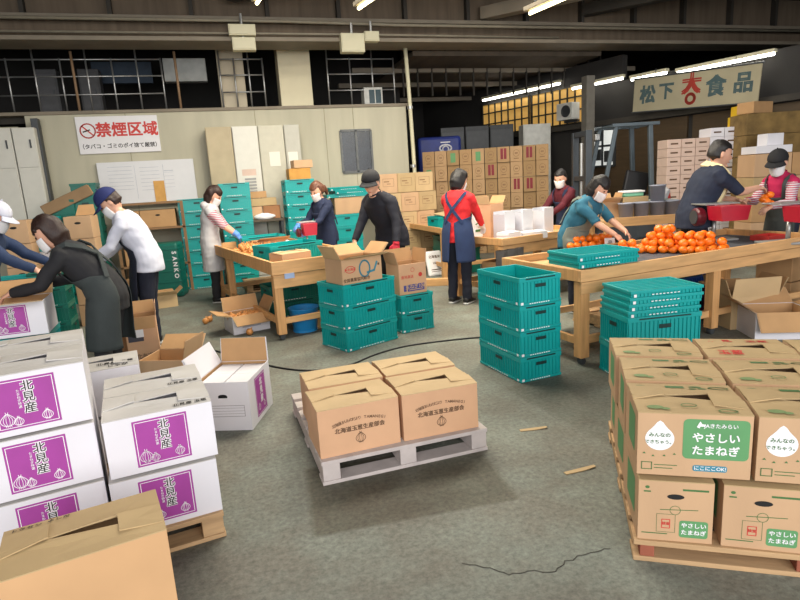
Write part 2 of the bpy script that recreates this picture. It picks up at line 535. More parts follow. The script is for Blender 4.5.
    me0 = bpy.data.meshes.new('h'); hb.to_mesh(me0); hb.free()
    hm = MB(); hm.bm.from_mesh(me0); bpy.data.meshes.remove(me0)
    hm.sphere((.097, 0, -.017), (.015, .013, .020), 10, 8); hm.sphere((.092, 0, .004), (.009, .008, .022), 8, 6)
    hm.sphere((.083, 0, -.058), (.011, .022, .008), 10, 6); hm.sphere((.078, 0, -.092), (.016, .02, .014), 10, 6)
    for sg in (1, -1): hm.sphere((-.004, sg * .075, -.008), (.018, .009, .031), 10, 8)
    for v in hm.bm.verts: v.co = HM @ v.co
    t = bpy.data.meshes.new('h'); hm.bm.to_mesh(t); hm.bm.free(); mb.bm.from_mesh(t); bpy.data.meshes.remove(t)
    ob('body', remesh(mb.mesh('b', SKIN), .0078, 2, 'body', SKIN), root)
    R3 = HM.to_3x3()
    for sg in (1, -1):
        MB().sphere(HM @ Vector((.082, sg * .031, .010)), .0085 * s, 10, 8).build('eye', EYEM, root, True)
    if not mask:
        MB().sphere(HM @ Vector((.0905, 0, -.058)), Vector((.006, .02, .005)), 10, 6, R3 * (1 / s)).build('mouth', LIPM, root, True)
    # hair
    st, hmat = hair
    hb = MB(); bmesh.ops.create_uvsphere(hb.bm, u_segments=40, v_segments=28, radius=1)
    low = {'bob': -.125, 'short': -.066, 'long': -.17, 'tied': -.075}[st]
    fringe = .052 if st != 'bob' else .036
    for v in hb.bm.verts:
        x, y, z = v.co; p = Vector((x * .108 - .010, y * .092, z * .124 + .012))
        face_ = x > .18 and p.z < fringe + .10 * max(0, abs(y) - .62)
        if st == 'short':
            p = Vector((x * .102 - .009, y * .084, z * .119 + .010))
            face_ = (x > .30 and p.z < .058) or (x > -.12 and p.z < .022)
        if face_: p = Vector((x * .07, y * .055, z * .095))
        elif p.z < -.03:
            k = min(1, (-.03 - p.z) / .082); p.z = -.03 + (low + .03) * k
            sc = 1.0 - .12 * k if st in ('bob', 'long') else 1.0 - .42 * k
            p.y = p.y / max(.35, sqrt(max(.02, 1 - z * z))) * (.62 + .38 * sqrt(max(0, 1 - k))) * sc if st in ('bob', 'long') else p.y * sc
            p.x = (p.x + .01) / max(.35, sqrt(max(.02, 1 - z * z))) * (.62 + .38 * sqrt(max(0, 1 - k))) * sc - .012
        if not face_:
            p += p.normalized() * (.007 * noise.noise(Vector((p.x * 40, p.y * 40, p.z * 9))) + .011 * noise.noise(p * 15 + Vector((loc[0], 0, 0))))
            if p.z < -.06: p.z += .018 * noise.noise(Vector((p.x * 30, p.y * 30, 3)))
        v.co = HM @ p
    if st == 'tied':
        pts = [HM @ Vector(q) for q in ((-.09, 0, .0), (-.135, 0, -.01), (-.15, 0, -.07), (-.14, 0, -.13))]
        hb.tube(pts, [.028 * s, .036 * s, .032 * s, .012 * s], 10)
    hb.build('hair', hmat or HAIRB, root, True)
    if mask:
        def mk(i, j):
            a = radians(-68 + 136 * i); z = -.098 + .092 * j
            bul = 1 + .10 * cos(a) * (1 - (2 * j - 1) ** 2)
            tz = max(0, min(1, (-.01 - z) / .1))
            p = Vector(((.100 * (1 - .08 * tz) + .008 * tz) * cos(a) * bul + .004, .0815 * (1 - .26 * tz) * sin(a) * 1.02, z - .012 * cos(a) * (1 - j)))
            n = Vector((cos(a), sin(a), 0)); return HM @ p, (R3 @ n).normalized()
        o = ob('mask', shell(mk, 14, 7, .003 * s, 'mask', MASKM), root)
    if cap:
        cb = MB(); bmesh.ops.create_uvsphere(cb.bm, u_segments=32, v_segments=20, radius=1)
        for v in cb.bm.verts:
            x, y, z = v.co; p = Vector((x * .109 - .006, y * .092, z * .100 + .040))
            if p.z < .038: p.z = .038; p.x = -.008 + (p.x + .008) * .97
            v.co = HM @ p
        co = cb.build('cap', cap[0], root, True)
        def bk(i, j):
            a = radians(-50 + 100 * i); r = .100 + .078 * j * (.25 + .75 * cos(a * 1.5))
            p = Vector((r * cos(a) - .004, r * .92 * sin(a), .042 - .022 * j - .016 * (sin(a) ** 2) * j)); return HM @ p, (R3 @ Vector((0, 0, 1))).normalized()
        ob('brim', shell(bk, 14, 5, .005, 'brim', cap[-1]), co)
        MB().sphere(HM @ Vector((-.008, 0, .147)), .008, 8, 6).build('cap_button', cap[-1], co, True)
    # clothes
    out_t = [(-.5, (.185, .15)), (-.12, (.185, .135)), (0, (.178, .128)), (.13, (.15, .115)), (.30, (.172, .127)), (.42, (.172, .108)), (.47, (.115, .08)), (.505, (.066, .064))]
    mb = MB(); tub(mb, hem, .495, out_t, .008)
    for sg, S, E, W in arms:
        c = sp(.425)[0] + left * sg * .09 * B
        So = S + sp(.3)[1] * -.035 * s + left * sg * .012 * s
        c0_ = sp(.47)[0] + left * sg * .03 * s
        pts = [c0_, c0_.lerp(S, .6), S.lerp(So, .6), So.lerp(E, .12), S.lerp(E, .55), E]; rd = [.05 * B, .055 * B, .063 * B, .064 * B, .058 * s, .053 * s]
        if sleeve > .6:
            q = min(1, (sleeve - .5) * 2); pts += [E.lerp(W, .5 * q), E.lerp(W, .97 * q)]; rd += [.048 * s, .038 * s]
        else:
            pts = pts[:5] + [S.lerp(E, max(.6, min(1, sleeve * 2)))]
        mb.tube(pts, rd, 12)
        if sleeve > .6: mb.tube([E.lerp(W, .88 * q), E.lerp(W, .98 * q)], [.041 * s, .038 * s], 12)
    if hood:
        c, u, f = sp(.47); mb.sphere(c - f * .075 * s, (.07 * s, .1 * s, .06 * s), 14, 10)
    top = ob('shirt', remesh(mb.mesh('s', shirt), .0105, 2, 'shirt', shirt, .006), root)
    if sleeve_mat:
        top.data.materials.append(sleeve_mat)
        for pg in top.data.polygons:
            c = pg.center
            for sg, S, E, W in arms:
                t1 = (c - S).dot((E - S).normalized()); d1 = (c - S - (E - S).normalized() * t1).length; d2 = min((c - E.lerp(W, q / 4)).length for q in range(5))
                if (t1 > .05 * s and d1 < .085 * s and (c.y - S.y) * sg > -.045 * s) or d2 < .075 * s: pg.material_index = 1
    if towel:
        pts = []
        for l, a in ((.16, .50), (.28, .50), (.38, .55), (.45, .85), (.485, 1.7), (.49, pi), (.485, -1.7), (.45, -.85), (.38, -.55), (.28, -.50), (.16, -.50)):
            a = a if a <= pi else a - 2 * pi
            c, u, f = sp(l); rs, rf = (r * B + .030 for r in lerp(out_t, l)); pts.append(c + f * cos(a) * rf + left * sin(a) * rs)
        ob('towel', ribbon(pts, sp(.3)[0], sp(.3)[1], .036 * s, .022, 'towel', towel), root)
    if collar:
        c0, u0, f0 = sp(.475); c1, u1, f1 = sp(.52)
        MB().tube([c0, (c0 + c1) / 2, c1], [(.088 * s, .08 * s), (.072 * s, .07 * s), (.07 * s, .066 * s)], 18, left, False).build('collar', collar, top, True)
    mb = MB(); tub(mb, -.09, .10, out_t, -.004, 5)
    for sg, hip, knee, ank in legs:
        mb.tube([hip + Vector((0, 0, .06)), hip, hip.lerp(knee, .5), knee, knee.lerp(ank, .4), ank + Vector((0, 0, -.02))], [.09 * s, .098 * s, .085 * s, .07 * s, .064 * s, .058 * s], 14)
    ob('trousers', remesh(mb.mesh('p', pants), .0115, 2, 'trousers', pants, .006), root)
    for sg, hip, knee, ank in legs:
        sh = MB()
        sh.tube([ank + Vector((-.055, 0, -.035)), ank + Vector((.0, 0, -.022)), ank + Vector((.08, 0, -.042)), ank + Vector((.165, 0, -.058)), ank + Vector((.19, 0, -.062))],
                [(.034, .03), (.043, .046), (.045, .034), (.04, .02), (.02, .012)], 12, left)
        so = sh.build('shoe', shoes, root, True)
        z0 = ank.z - .0
        MB().tube([Vector((ank.x - .06, ank.y, .012)), Vector((ank.x + .05, ank.y, .012)), Vector((ank.x + .15, ank.y, .012)), Vector((ank.x + .195, ank.y, .012))], [(.034, .012), (.043, .012), (.043, .012), (.02, .012)], 12, left).build('sole', SHOEW, so, True)
    if gloves:
        for sg, S, E, W in arms:
            if glove_only and sg != glove_only: continue
            g = MB(); d = (W - E).normalized(); dh = (d + Vector((0, 0, -.25))).normalized()
            hand_tubes(g, W, dh, Vector(palm) + left * -sg * .35, left * -sg, s, .0045)
            g.tube([W - d * .06, W + d * .02], [.040 * s, .034 * s], 12)
            ob('glove', remesh(g.mesh('g', gloves), .006, 1, 'glove', gloves), root)
    if apron:
        am, wrap, low_, bib = apron[:4]
        def ap(i, j):
            l = low_ + (bib - low_) * j
            if l < .12: A = wrap * (1 - .06 * (1 - j))
            else: A = wrap + (.62 - wrap) * min(1, (l - .12) / .12) ** .8
            a = -A + 2 * A * i
            c, u, f = sp(l); rs, rf = (r * B + .024 for r in lerp(out_t, l))
            fl = 1 + .10 * max(0, -l) + .012 * sin(a * 9) * max(0, min(1, -l * 4))
            return c + (f * cos(a) * rf + left * sin(a) * rs) * fl, (f * cos(a) + left * sin(a))
        ao = ob('apron', shell(ap, 44, 26, .004, 'apron', am), root)
        for sg in ((1, -1) if len(apron) < 5 else ()):
            path = [(bib - .01, sg * .55), (.40, sg * .62), (.45, sg * .85), (.475, sg * 1.5), (.45, sg * 2.3), (.36, sg * 2.75), (.26, pi + .0), (.17, -sg * 2.75), (.11, -sg * 2.45)]
            pts = []
            for l, a in path:
                c, u, f = sp(l); rs, rf = (r * B + .03 for r in lerp(out_t, l)); pts.append(c + f * cos(a) * rf + left * sin(a) * rs)
            me = ribbon(pts, sp(.3)[0], sp(.3)[1], .017, .010, 'apron_strap', am)
            ob('apron_strap', me, ao)
    return root, sp, HM, arms


# ---------------------------------------------------------------- goods: cartons, crates, pallets, fruit
CACHE = {}


def carton_parts(w, d, h, mat=KRAFT, top='flaps', inside=None, flapmat=None, up=(0, 0, 0, 0), fill=0.0):
    """top: 'flaps' interlocked shut, 'flat' taped shut (far away), 'open' with four flaps at the angles `up` (front, back, left, right)"""
    key = ('carton', w, d, h, mat.name, top, inside.name if inside else '', flapmat.name if flapmat else '', up)
    if key in CACHE: return CACHE[key]
    fm = flapmat or mat; ins = inside or KRAFTD; t = .005; x, y = w / 2, d / 2; out = []
    if top == 'flat':
        out.append(('body', MB().box(-x, x, -y, y, 0, h - .003, .004).mesh('body', mat)))
        g = .003
        out.append(('flap', MB().slab([(-x + .002, -y + .002, h - .003), (x - .002, -y + .002, h - .003), (x - .002, -g, h - .002), (-x + .002, -g, h - .002)], .003).mesh('flap', fm)))
        out.append(('flap', MB().slab([(-x + .002, g, h - .002), (x - .002, g, h - .002), (x - .002, y - .002, h - .003), (-x + .002, y - .002, h - .003)], .003).mesh('flap', fm)))
        CACHE[key] = out; return out
    b = MB(); H = h - .006
    b.box(-x, x, -y, -y + t, 0, H, .0015); b.box(-x, x, y - t, y, 0, H, .0015)
    b.box(-x, -x + t, -y + t, y - t, 0, H, .0015); b.box(x - t, x, -y + t, y - t, 0, H, .0015); b.box(-x + t, x - t, -y + t, y - t, 0, t)
    out.append(('body', b.mesh('body', mat)))
    lin = MB()
    q = t + .0012
    lin.box(-x + t, x - t, -y + t, -y + q, t, H - .003); lin.box(-x + t, x - t, y - q, y - t, t, H - .003)
    lin.box(-x + t, -x + q, -y + q, y - q, t, H - .003); lin.box(x - q, x - t, -y + q, y - q, t, H - .003)
    if top == 'open': out.append(('inner_face', lin.mesh('inner_face', ins)))
    else: lin.bm.free()
    if top == 'flaps':
        z = h - .006; lx = min(.13, w * .30); rs = .012
        # front and back flaps meet on a tapering slot; an end tongue of each side flap lies over them
        out.append(('flap', MB().slab([(-x, -y, z), (x, -y, z), (x, -.040, z + rs), (x - lx, -.044, z + rs), (-x + lx, -.002, z + rs * .6), (-x, -.004, z + .004)], .004).mesh('flap', fm)))
        out.append(('flap', MB().slab([(-x, .004, z + rs * .6), (-x + lx, .004, z + rs * .7), (x - lx, .014, z + rs * 1.2), (x, .020, z + .004), (x, y, z), (-x, y, z)], .004).mesh('flap', fm)))
        out.append(('flap', MB().slab([(x - lx, -d * .30, z + rs + .001), (x - .001, -d * .36, z + .006), (x - .001, .016, z + .008), (x - lx, .006, z + rs + .010)], .004).mesh('flap', fm)))
        out.append(('flap', MB().slab([(-x + .001, -.034, z + .006), (-x + lx, -.004, z + rs + .005), (-x + lx, d * .30, z + rs + .001), (-x + .001, d * .36, z + .006)], .004).mesh('flap', fm)))
    else:
        fl = min(w, d) * .48
        for k, (a, b2, n) in enumerate((((-x, -y), (x, -y), (0, -1)), ((x, y), (-x, y), (0, 1)), ((-x, y), (-x, -y), (-1, 0)), ((x, -y), (x, y), (1, 0)))):
            an = up[k]
            if an is None: continue
            L = fl; ca, sa = cos(radians(an)), sin(radians(an))
            P = [Vector((a[0], a[1], H)), Vector((b2[0], b2[1], H))]
            e = Vector((n[0] * ca, n[1] * ca, sa)) * L
            cx = (P[1] - P[0]).normalized() * .006
            o_ = MB().slab([P[0], P[1], P[1] + e - cx, P[0] + e + cx], .0035)
            out.append(('flap', o_.mesh('flap', fm), [('flap_lining', MB().slab([P[0] + cx + Vector((-n[0] * sa, -n[1] * sa, ca)) * .0052, P[1] - cx + Vector((-n[0] * sa, -n[1] * sa, ca)) * .0052,
                                                                       P[1] + e - cx * 2 + Vector((-n[0] * sa, -n[1] * sa, ca)) * .0052, P[0] + e + cx * 2 + Vector((-n[0] * sa, -n[1] * sa, ca)) * .0052], .0004).mesh('flap_lining', ins))]))
    CACHE[key] = out; return out


def carton(label, loc, rz, w, d, h, group=None, prints=(), cat='carton', nm='cardboard_carton', **kw):
    """loc = middle of the base; prints = list of (part name, key, builder)"""
    r = thing(nm, label, cat, loc, radians(rz), group)
    inst(r, carton_parts(w, d, h, **kw))
    for p in prints:
        k = ('print', p[1], w, d, h)
        if k not in CACHE: CACHE[k] = p[2](w, d, h)
        ob(p[0], CACHE[k], r)
    return r


def corner(P, rz, w, d, which='fr'):
    """middle of the base from a known base corner (front left/right)"""
    a = radians(rz); U = Vector((cos(a), sin(a), 0)); V = Vector((-sin(a), cos(a), 0)); P = Vector((P[0], P[1], P[2] if len(P) > 2 else 0))
    return P + (U * (-w / 2 if which[1] == 'r' else w / 2)) + V * (d / 2 if which[0] == 'f' else -d / 2)


FRONT = lambda w, d, h: Print((0, -d / 2, 0), (1, 0, 0), (0, 0, 1))
LEFT = lambda w, d, h: Print((-w / 2, 0, 0), (0, -1, 0), (0, 0, 1))
RIGHT = lambda w, d, h: Print((w / 2, 0, 0), (0, 1, 0), (0, 0, 1))


FFLAP = lambda w, d, h: Print((0, -d / 2, h - .0015), (1, 0, 0), (0, d / 2 - .04, .012), .0012)
BFLAP = lambda w, d, h: Print((0, .014, h + .0128), (1, 0, 0), (0, d / 2 - .014, -.0142), .0012)


def raised(P, off=.0009):
    P.O = P.O + P.N * off; return P


# purple-label white onion cartons
PS = .21
PUR = [('label_panel', 'pur', lambda w, d, h: FRONT(w, d, h).rect(0.0, h * .5, PS, h * .80).mesh('label_panel', PURPLE)),
       ('label_drawing', 'purw', lambda w, d, h: raised(FRONT(w, d, h)).frame(0, h * .5, PS * .92, h * .73, .0028).onion(-.068, h * .255, .024, .0022).onion(-.034, h * .215, .016, .002).onion(.062, h * .24, .018, .0022)
        .vtext('北見産', .012, h * .76, .043, .13, 1.02).vtext('たまねぎ特選', -.020, h * .70, .012, .02).mesh('label_drawing', WHITEP)),
       ('lettering', 'purk', lambda w, d, h: raised(FRONT(w, d, h), .0018).vtext('北見産', .012, h * .76, .043, .02, 1.02).mesh('lettering', INK))]
PURTOP = [('stencil', 'purtop', lambda w, d, h: FFLAP(w, d, h).text('北見産 玉葱', w * .30, d * .07, .026, .03).mesh('stencil', INK))]
HOK = [('lettering', 'hok', lambda w, d, h: FRONT(w, d, h).arc('北海道ほんものだより TAMANEGI', 0, h * .70, .45, .021, .62, .025).text('北海道玉葱生産部会', .0, h * .50, .030, .05).onion(0, h * .28, .026, .003).mesh('lettering', BROWNINK))]


def green_front(w, d, h):
    return FRONT(w, d, h).rect(w * .19, h * .60, w * .57, h * .62, .018).mesh('label_panel', GREENP)


GRN = [('label_panel', 'grn', green_front),
       ('cloud_panel', 'grnc', lambda w, d, h: FRONT(w, d, h).poly([(-w * .30 + w * .13 * sin(t * pi / 15) , h * .585 - h * .185 * cos(t * pi / 15) + h * .10 * max(0, -cos(t * pi / 15)) ** 14) for t in range(30)]).mesh('cloud_panel', WHITEP)),
       ('small_print', 'grns', lambda w, d, h: raised(FRONT(w, d, h)).text('みんなの', -w * .30, h * .64, .019, .03).text('できちゃう。', -w * .30, h * .53, .017, .03)
        .poly([(-w * .45, h * .34), (-w * .435, h * .37), (-w * .42, h * .34)]).poly([(-w * .37, h * .30), (-w * .355, h * .33), (-w * .34, h * .30)]).poly([(-w * .27, h * .31), (-w * .255, h * .34), (-w * .24, h * .31)]).poly([(-w * .18, h * .34), (-w * .165, h * .37), (-w * .15, h * .34)])
        .frame(-w * .41, h * .15, .035, .028, .003).line([(-w * .34, h * .17), (-w * .14, h * .17)], .003).line([(-w * .34, h * .12), (-w * .18, h * .12)], .003).mesh('small_print', GREEND)),
       ('lettering', 'grnw', lambda w, d, h: raised(FRONT(w, d, h)).text('やさしい', w * .19, h * .62, .040, .04).text('たまねぎ', w * .19, h * .42, .040, .04).text('JAきたみらい', w * .23, h * .81, .019, .03)
        .poly([(w * .02, h * .79), (w * .045, h * .77), (w * .05, h * .80), (w * .09, h * .80), (w * .10, h * .83), (w * .065, h * .84), (w * .05, h * .88), (w * .035, h * .84)]).mesh('lettering', WHITEP)),
       ('banner_print', 'grnt', lambda w, d, h: FRONT(w, d, h).rect(w * .15, h * .145, w * .30, h * .095, .008).mesh('banner_print', TEALP)),
       ('banner_lettering', 'grnb', lambda w, d, h: raised(FRONT(w, d, h)).text('にこにこOK!', w * .15, h * .145, .019, .03).mesh('banner_lettering', WHITEP))]
# the narrow end faces of the same cartons (front of the bottom row)
GRE = [('label_panel', 'gre', lambda w, d, h: FRONT(w, d, h).rect(w * .25, h * .22, w * .38, h * .28, .01).mesh('label_panel', GREENP)),
       ('lettering', 'grew', lambda w, d, h: raised(FRONT(w, d, h)).text('やさしい', w * .25, h * .28, .022, .04).text('たまねぎ', w * .25, h * .165, .022, .04).mesh('lettering', WHITEP)),
       ('handle_hole', 'greh', lambda w, d, h: FRONT(w, d, h).disc(0, h * .74, .030, .011).mesh('handle_hole', DARK)),
       ('stamp', 'grer', lambda w, d, h: FRONT(w, d, h).frame(-w * .12, h * .29, .028, .036, .003).text('検査', -w * .12, h * .29, .014, .04).mesh('stamp', REDP)),
       ('small_print', 'gres', lambda w, d, h: FRONT(w, d, h).disc(-w * .38, h * .88, .008, .006).line([(-w * .42, h * .81), (-w * .34, h * .81)], .006).line([(w * .10, h * .86), (w * .42, h * .86)], .008).ring(0, h * .52, .018, .002).line([(-w * .2, h * .52), (w * .3, h * .54)], .003)
        .frame(-w * .12, h * .30, .065, .075, .0015).line([(-w * .44, h * .12), (-w * .1, h * .12)], .004).mesh('small_print', GREEND))]
GRSIDE = [('side_print', 'grl', lambda w, d, h: LEFT(w, d, h).rect(0.02, h * .55, d * .5, h * .6, .01).mesh('side_print', GREENP)), ]
GRTOP = [('top_print', 'grtf', lambda w, d, h: FFLAP(w, d, h).disc(-w * .33, d * .13, .030, .014).disc(-w * .24, d * .10, .016, .009).ring(-w * .02, d * .2, .026, .005, ry=.012).ring(w * .30, d * .08, .03, .006, ry=.012).mesh('top_print', M('pale_green_print', srgb(120, 140, 92), .7, .1))),
         ('top_print', 'grtb', lambda w, d, h: BFLAP(w, d, h).ring(w * .36, d * .26, .034, .007, ry=.015).disc(w * .15, d * .30, .024, .010).disc(w * .20, d * .22, .016, .008).disc(w * .11, d * .20, .014, .008).rect(-w * .05, d * .28, .07, .03, .004).disc(-w * .38, d * .30, .02, .012).mesh('top_print', GREEND))]
REDTOP = [('top_print', 'rtf', lambda w, d, h: FFLAP(w, d, h).text('玉葱', -w * .22, d * .17, .055, .04).mesh('top_print', REDP)), ('top_print', 'rtb', lambda w, d, h: BFLAP(w, d, h).text('北見', -w * .22, d * .24, .055, .04).text('玉葱', w * .2, d * .2, .05, .04).mesh('top_print', REDP))]


def crate_parts(w=.575, d=.36, h=.2, mat=TEAL, detail=True):
    key = ('crate', w, d, h, mat.name, detail)
    if key in CACHE: return CACHE[key]
    x, y = w / 2, d / 2; t = .006; i = .012; out = []
    b = MB()
    b.box(-x + i, x - i, -y + i, y - i, 0, .008)
    for s in (-1, 1):
        b.box(-x + i, x - i, s * (y - i) - t / 2, s * (y - i) + t / 2, .0, h - .01)
        b.box(s * (x - i) - t / 2, s * (x - i) + t / 2, -y + i, y - i, .0, h - .01)
    if detail:
        n = int(w / .032)
        for k in range(n + 1):
            px = -x + i + (w - 2 * i) * k / n
            for s in (-1, 1): b.box(px - .0028, px + .0028, s * (y - i) - .0 if s > 0 else -(y - .002), (y - .002) if s > 0 else -(y - i), .015, h - .03)
        n = int(d / .032)
        for k in range(n + 1):
            py = -y + i + (d - 2 * i) * k / n
            for s in (-1, 1): b.box((x - i) if s > 0 else -(x - .002), (x - .002) if s > 0 else -(x - i), py - .0028, py + .0028, .015, h - .03)
    out.append(('body', b.mesh('body', mat)))
    for z0, z1, nm in ((h - .035, h, 'rim'), (.004, .022, 'base_band')):
        r = MB()
        for s in (-1, 1):
            r.box(-x, x, s * (y - .006) - .006, s * (y - .006) + .006, z0, z1, .002); r.box(s * (x - .006) - .006, s * (x - .006) + .006, -y + .012, y - .012, z0, z1, .002)
        out.append((nm, r.mesh(nm, mat)))
    for s in (-1, 1):
        out.append(('handle', MB().box(-.045, .045, s * (y + .0005) - .002, s * (y + .0005) + .002, h * .62, h * .74, .001).mesh('handle', TEALD)))
        out.append(('handle', MB().box(s * (x + .0005) - .002, s * (x + .0005) + .002, -.045, .045, h * .62, h * .74, .001).mesh('handle', TEALD)))
    if detail:
        def marks(P, L, fl):
            P.rect(-fl * L * .44, .02, .022, .018)
            for k in range(9): P.rect(-L * .25 + k * L * .055, .014, L * .035, .007)
            return P
        out.append(('mark', marks(Print((0, -y, 0), (1, 0, 0), (0, 0, 1)), w, 1).mesh('mark', WHITEP)))
        out.append(('mark', marks(Print((-x, 0, 0), (0, -1, 0), (0, 0, 1)), d, -1).mesh('mark', WHITEP)))
        nt = MB()
        nt.box(-x * .7, x * .7, -y - .0016, -y + .001, h * .96 - .010, h * .96)
        out.append(('stacking_slot', nt.mesh('stacking_slot', TEALD)))
    CACHE[key] = out; return out


def crate(label, loc, rz, group=None, w=.575, d=.36, h=.2, mat=TEAL, detail=True, nm='plastic_crate', cat='crate'):
    r = thing(nm, label, cat, loc, radians(rz), group); inst(r, crate_parts(w, d, h, mat, detail)); return r


def folded_parts(w=.575, d=.36, h=.055, mat=TEAL):
    key = ('folded', w, d, h, mat.name)
    if key in CACHE: return CACHE[key]
    x, y = w / 2, d / 2; b = MB(); b.box(-x + .008, x - .008, -y + .008, y - .008, 0, h - .01, .003)
    n = int(w / .03)
    for k in range(n + 1):
        px = -x + .02 + (w - .04) * k / n
        for s in (-1, 1): b.box(px - .003, px + .003, s * (y - .005) - .004, s * (y - .005) + .004, .004, h - .012)
    for k in range(1, 8):
        py = -y + d * k / 8; b.box(-x + .03, x - .03, py - .004, py + .004, h - .012, h - .004)
    r = MB()
    for s in (-1, 1):
        r.box(-x, x, s * (y - .009) - .009, s * (y - .009) + .009, h - .022, h, .003); r.box(s * (x - .009) - .009, s * (x - .009) + .009, -y + .018, y - .018, h - .022, h, .003)
    m = Print((0, -y, 0), (1, 0, 0), (0, 0, 1)).rect(-w * .44, h * .3, .02, .02)
    for k in range(8): m.rect(-w * .2 + k * w * .05, h * .3, w * .03, .006)
    CACHE[key] = [('body', b.mesh('body', mat)), ('rim', r.mesh('rim', mat)), ('mark', m.mesh('mark', WHITEP))]
    return CACHE[key]


def folded(label, loc, rz, group=None, w=.575, d=.36, h=.055, mat=TEAL):
    r = thing('folded_crate', label, 'crate', loc, radians(rz), group); inst(r, folded_parts(w, d, h, mat)); return r


def pallet(label, loc, rz, w=1.1, d=1.1, h=.13, mat=WOODP, block=None, nm='wooden_pallet', planks=7):
    r = thing(nm, label, 'pallet', loc, radians(rz)); x, y = w / 2, d / 2
    pw = w
    for k in range(planks):
        y0 = -y + k * (d - .11) / (planks - 1)
        MB().box(-x, x, y0, y0 + .11, h - .022, h, .003).build('deck_board', mat, r)
    for px in (-x + .05, 0, x - .05):
        MB().box(px - .045, px + .045, -y + (.09 if block else .004), y - .004, .02, h - .022, .003).build('bearer', mat, r)
        if block: MB().box(px - .026, px + .026, -y + .004, -y + .089, .02, h - .022, .003).build('end_block', block, r)
    for y0 in (-y, -.06, y - .11): MB().box(-x, x, y0, y0 + .11, 0, .02, .003).build('bottom_board', mat, r)
    return r


def fruit_mesh(r=.033):
    if 'tang' not in CACHE:
        m = MB(); m.sphere((0, 0, 0), (r, r, r * .84), 12, 9)
        for v in m.bm.verts:
            q = sqrt(v.co.x ** 2 + v.co.y ** 2)
            if v.co.z > 0: v.co.z -= .007 * max(0, 1 - q / .014)
        CACHE['tang'] = m.mesh('tangerine', PEEL, True)
    return CACHE['tang']


def onion_mesh():
    if 'onion' not in CACHE:
        p = [(0, -.036), (.014, -.035), (.031, -.02), (.038, .0), (.034, .016), (.02, .029), (.009, .036), (.006, .047), (.009, .056), (0, .056)]
        CACHE['onion'] = MB().lathe(p, 14).mesh('onion', ONION, True)
    return CACHE['onion']


def heap(nm, me, label, cat, group, spots, rr=None):
    rnd = random.Random(len(spots))
    for p in spots:
        o = ob(nm, me, None, p); o.rotation_euler = (rnd.uniform(-.6, .6), rnd.uniform(-.6, .6), rnd.uniform(0, 6))
        tag(o, label, cat, group)


def pile(cx, cy, z, a, b, rz, layers, r, seed=1, jit=.25):
    """round things heaped in layers on an elliptical footprint a x b"""
    rnd = random.Random(seed); out = []; c, s = cos(radians(rz)), sin(radians(rz))
    for k in range(layers):
        fa, fb = a - k * r * 1.15, b - k * r * 1.15; zz = z + r * .86 + k * r * 1.45
        i = 0; yy = -fb
        while yy <= fb + 1e-6:
            xx = -fa + (r if i % 2 else 0)
            while xx <= fa:
                if (xx / max(fa, 1e-3)) ** 2 + (yy / max(fb, 1e-3)) ** 2 <= 1.02:
                    px, py = xx + (r if k % 2 else 0) + rnd.uniform(-jit, jit) * r, yy + rnd.uniform(-jit, jit) * r
                    out.append((cx + px * c - py * s, cy + px * s + py * c, zz + rnd.uniform(0, .12) * r))
                xx += 2.04 * r
            yy += 1.8 * r; i += 1
    return out


# ================================================================ THE HALL
fm = M('floor_concrete', srgb(124, 127, 119), 0.72, 0.20, 1.1, 0.12, 120)
nt = fm.node_tree; bs = nt.nodes['Principled BSDF']
ramp = [n for n in nt.nodes if n.type == 'VALTORGB'][0]
tc = [n for n in nt.nodes if n.type == 'TEX_COORD'][0]
n2 = nt.nodes.new('ShaderNodeTexNoise'); n2.inputs['Scale'].default_value = 38; n2.inputs['Detail'].default_value = 6; n2.inputs['Roughness'].default_value = .75
nt.links.new(tc.outputs['Object'], n2.inputs['Vector'])
r2 = nt.nodes.new('ShaderNodeValToRGB'); r2.color_ramp.elements[0].position = .32; r2.color_ramp.elements[1].position = .68
r2.color_ramp.elements[0].color = (.56, .56, .56, 1); r2.color_ramp.elements[1].color = (1.24, 1.24, 1.24, 1)
nt.links.new(n2.outputs['Fac'], r2.inputs['Fac'])
mx = nt.nodes.new('ShaderNodeMixRGB'); mx.blend_type = 'MULTIPLY'; mx.inputs[0].default_value = 1
nt.links.new(ramp.outputs['Color'], mx.inputs[1]); nt.links.new(r2.outputs['Color'], mx.inputs[2])
last = mx.outputs['Color']
n3 = nt.nodes.new('ShaderNodeTexNoise'); n3.inputs['Scale'].default_value = 2.6; n3.inputs['Detail'].default_value = 5; n3.inputs['Roughness'].default_value = .65
nt.links.new(tc.outputs['Object'], n3.inputs['Vector'])
r3 = nt.nodes.new('ShaderNodeValToRGB'); r3.color_ramp.elements[0].position = .40; r3.color_ramp.elements[1].position = .62
r3.color_ramp.elements[0].color = (.80, .72, .66, 1); r3.color_ramp.elements[1].color = (1.0, 1.04, 1.0, 1)
nt.links.new(n3.outputs['Fac'], r3.inputs['Fac'])
m3 = nt.nodes.new('ShaderNodeMixRGB'); m3.blend_type = 'MULTIPLY'; m3.inputs[0].default_value = .85
nt.links.new(last, m3.inputs[1]); nt.links.new(r3.outputs['Color'], m3.inputs[2]); last = m3.outputs['Color']


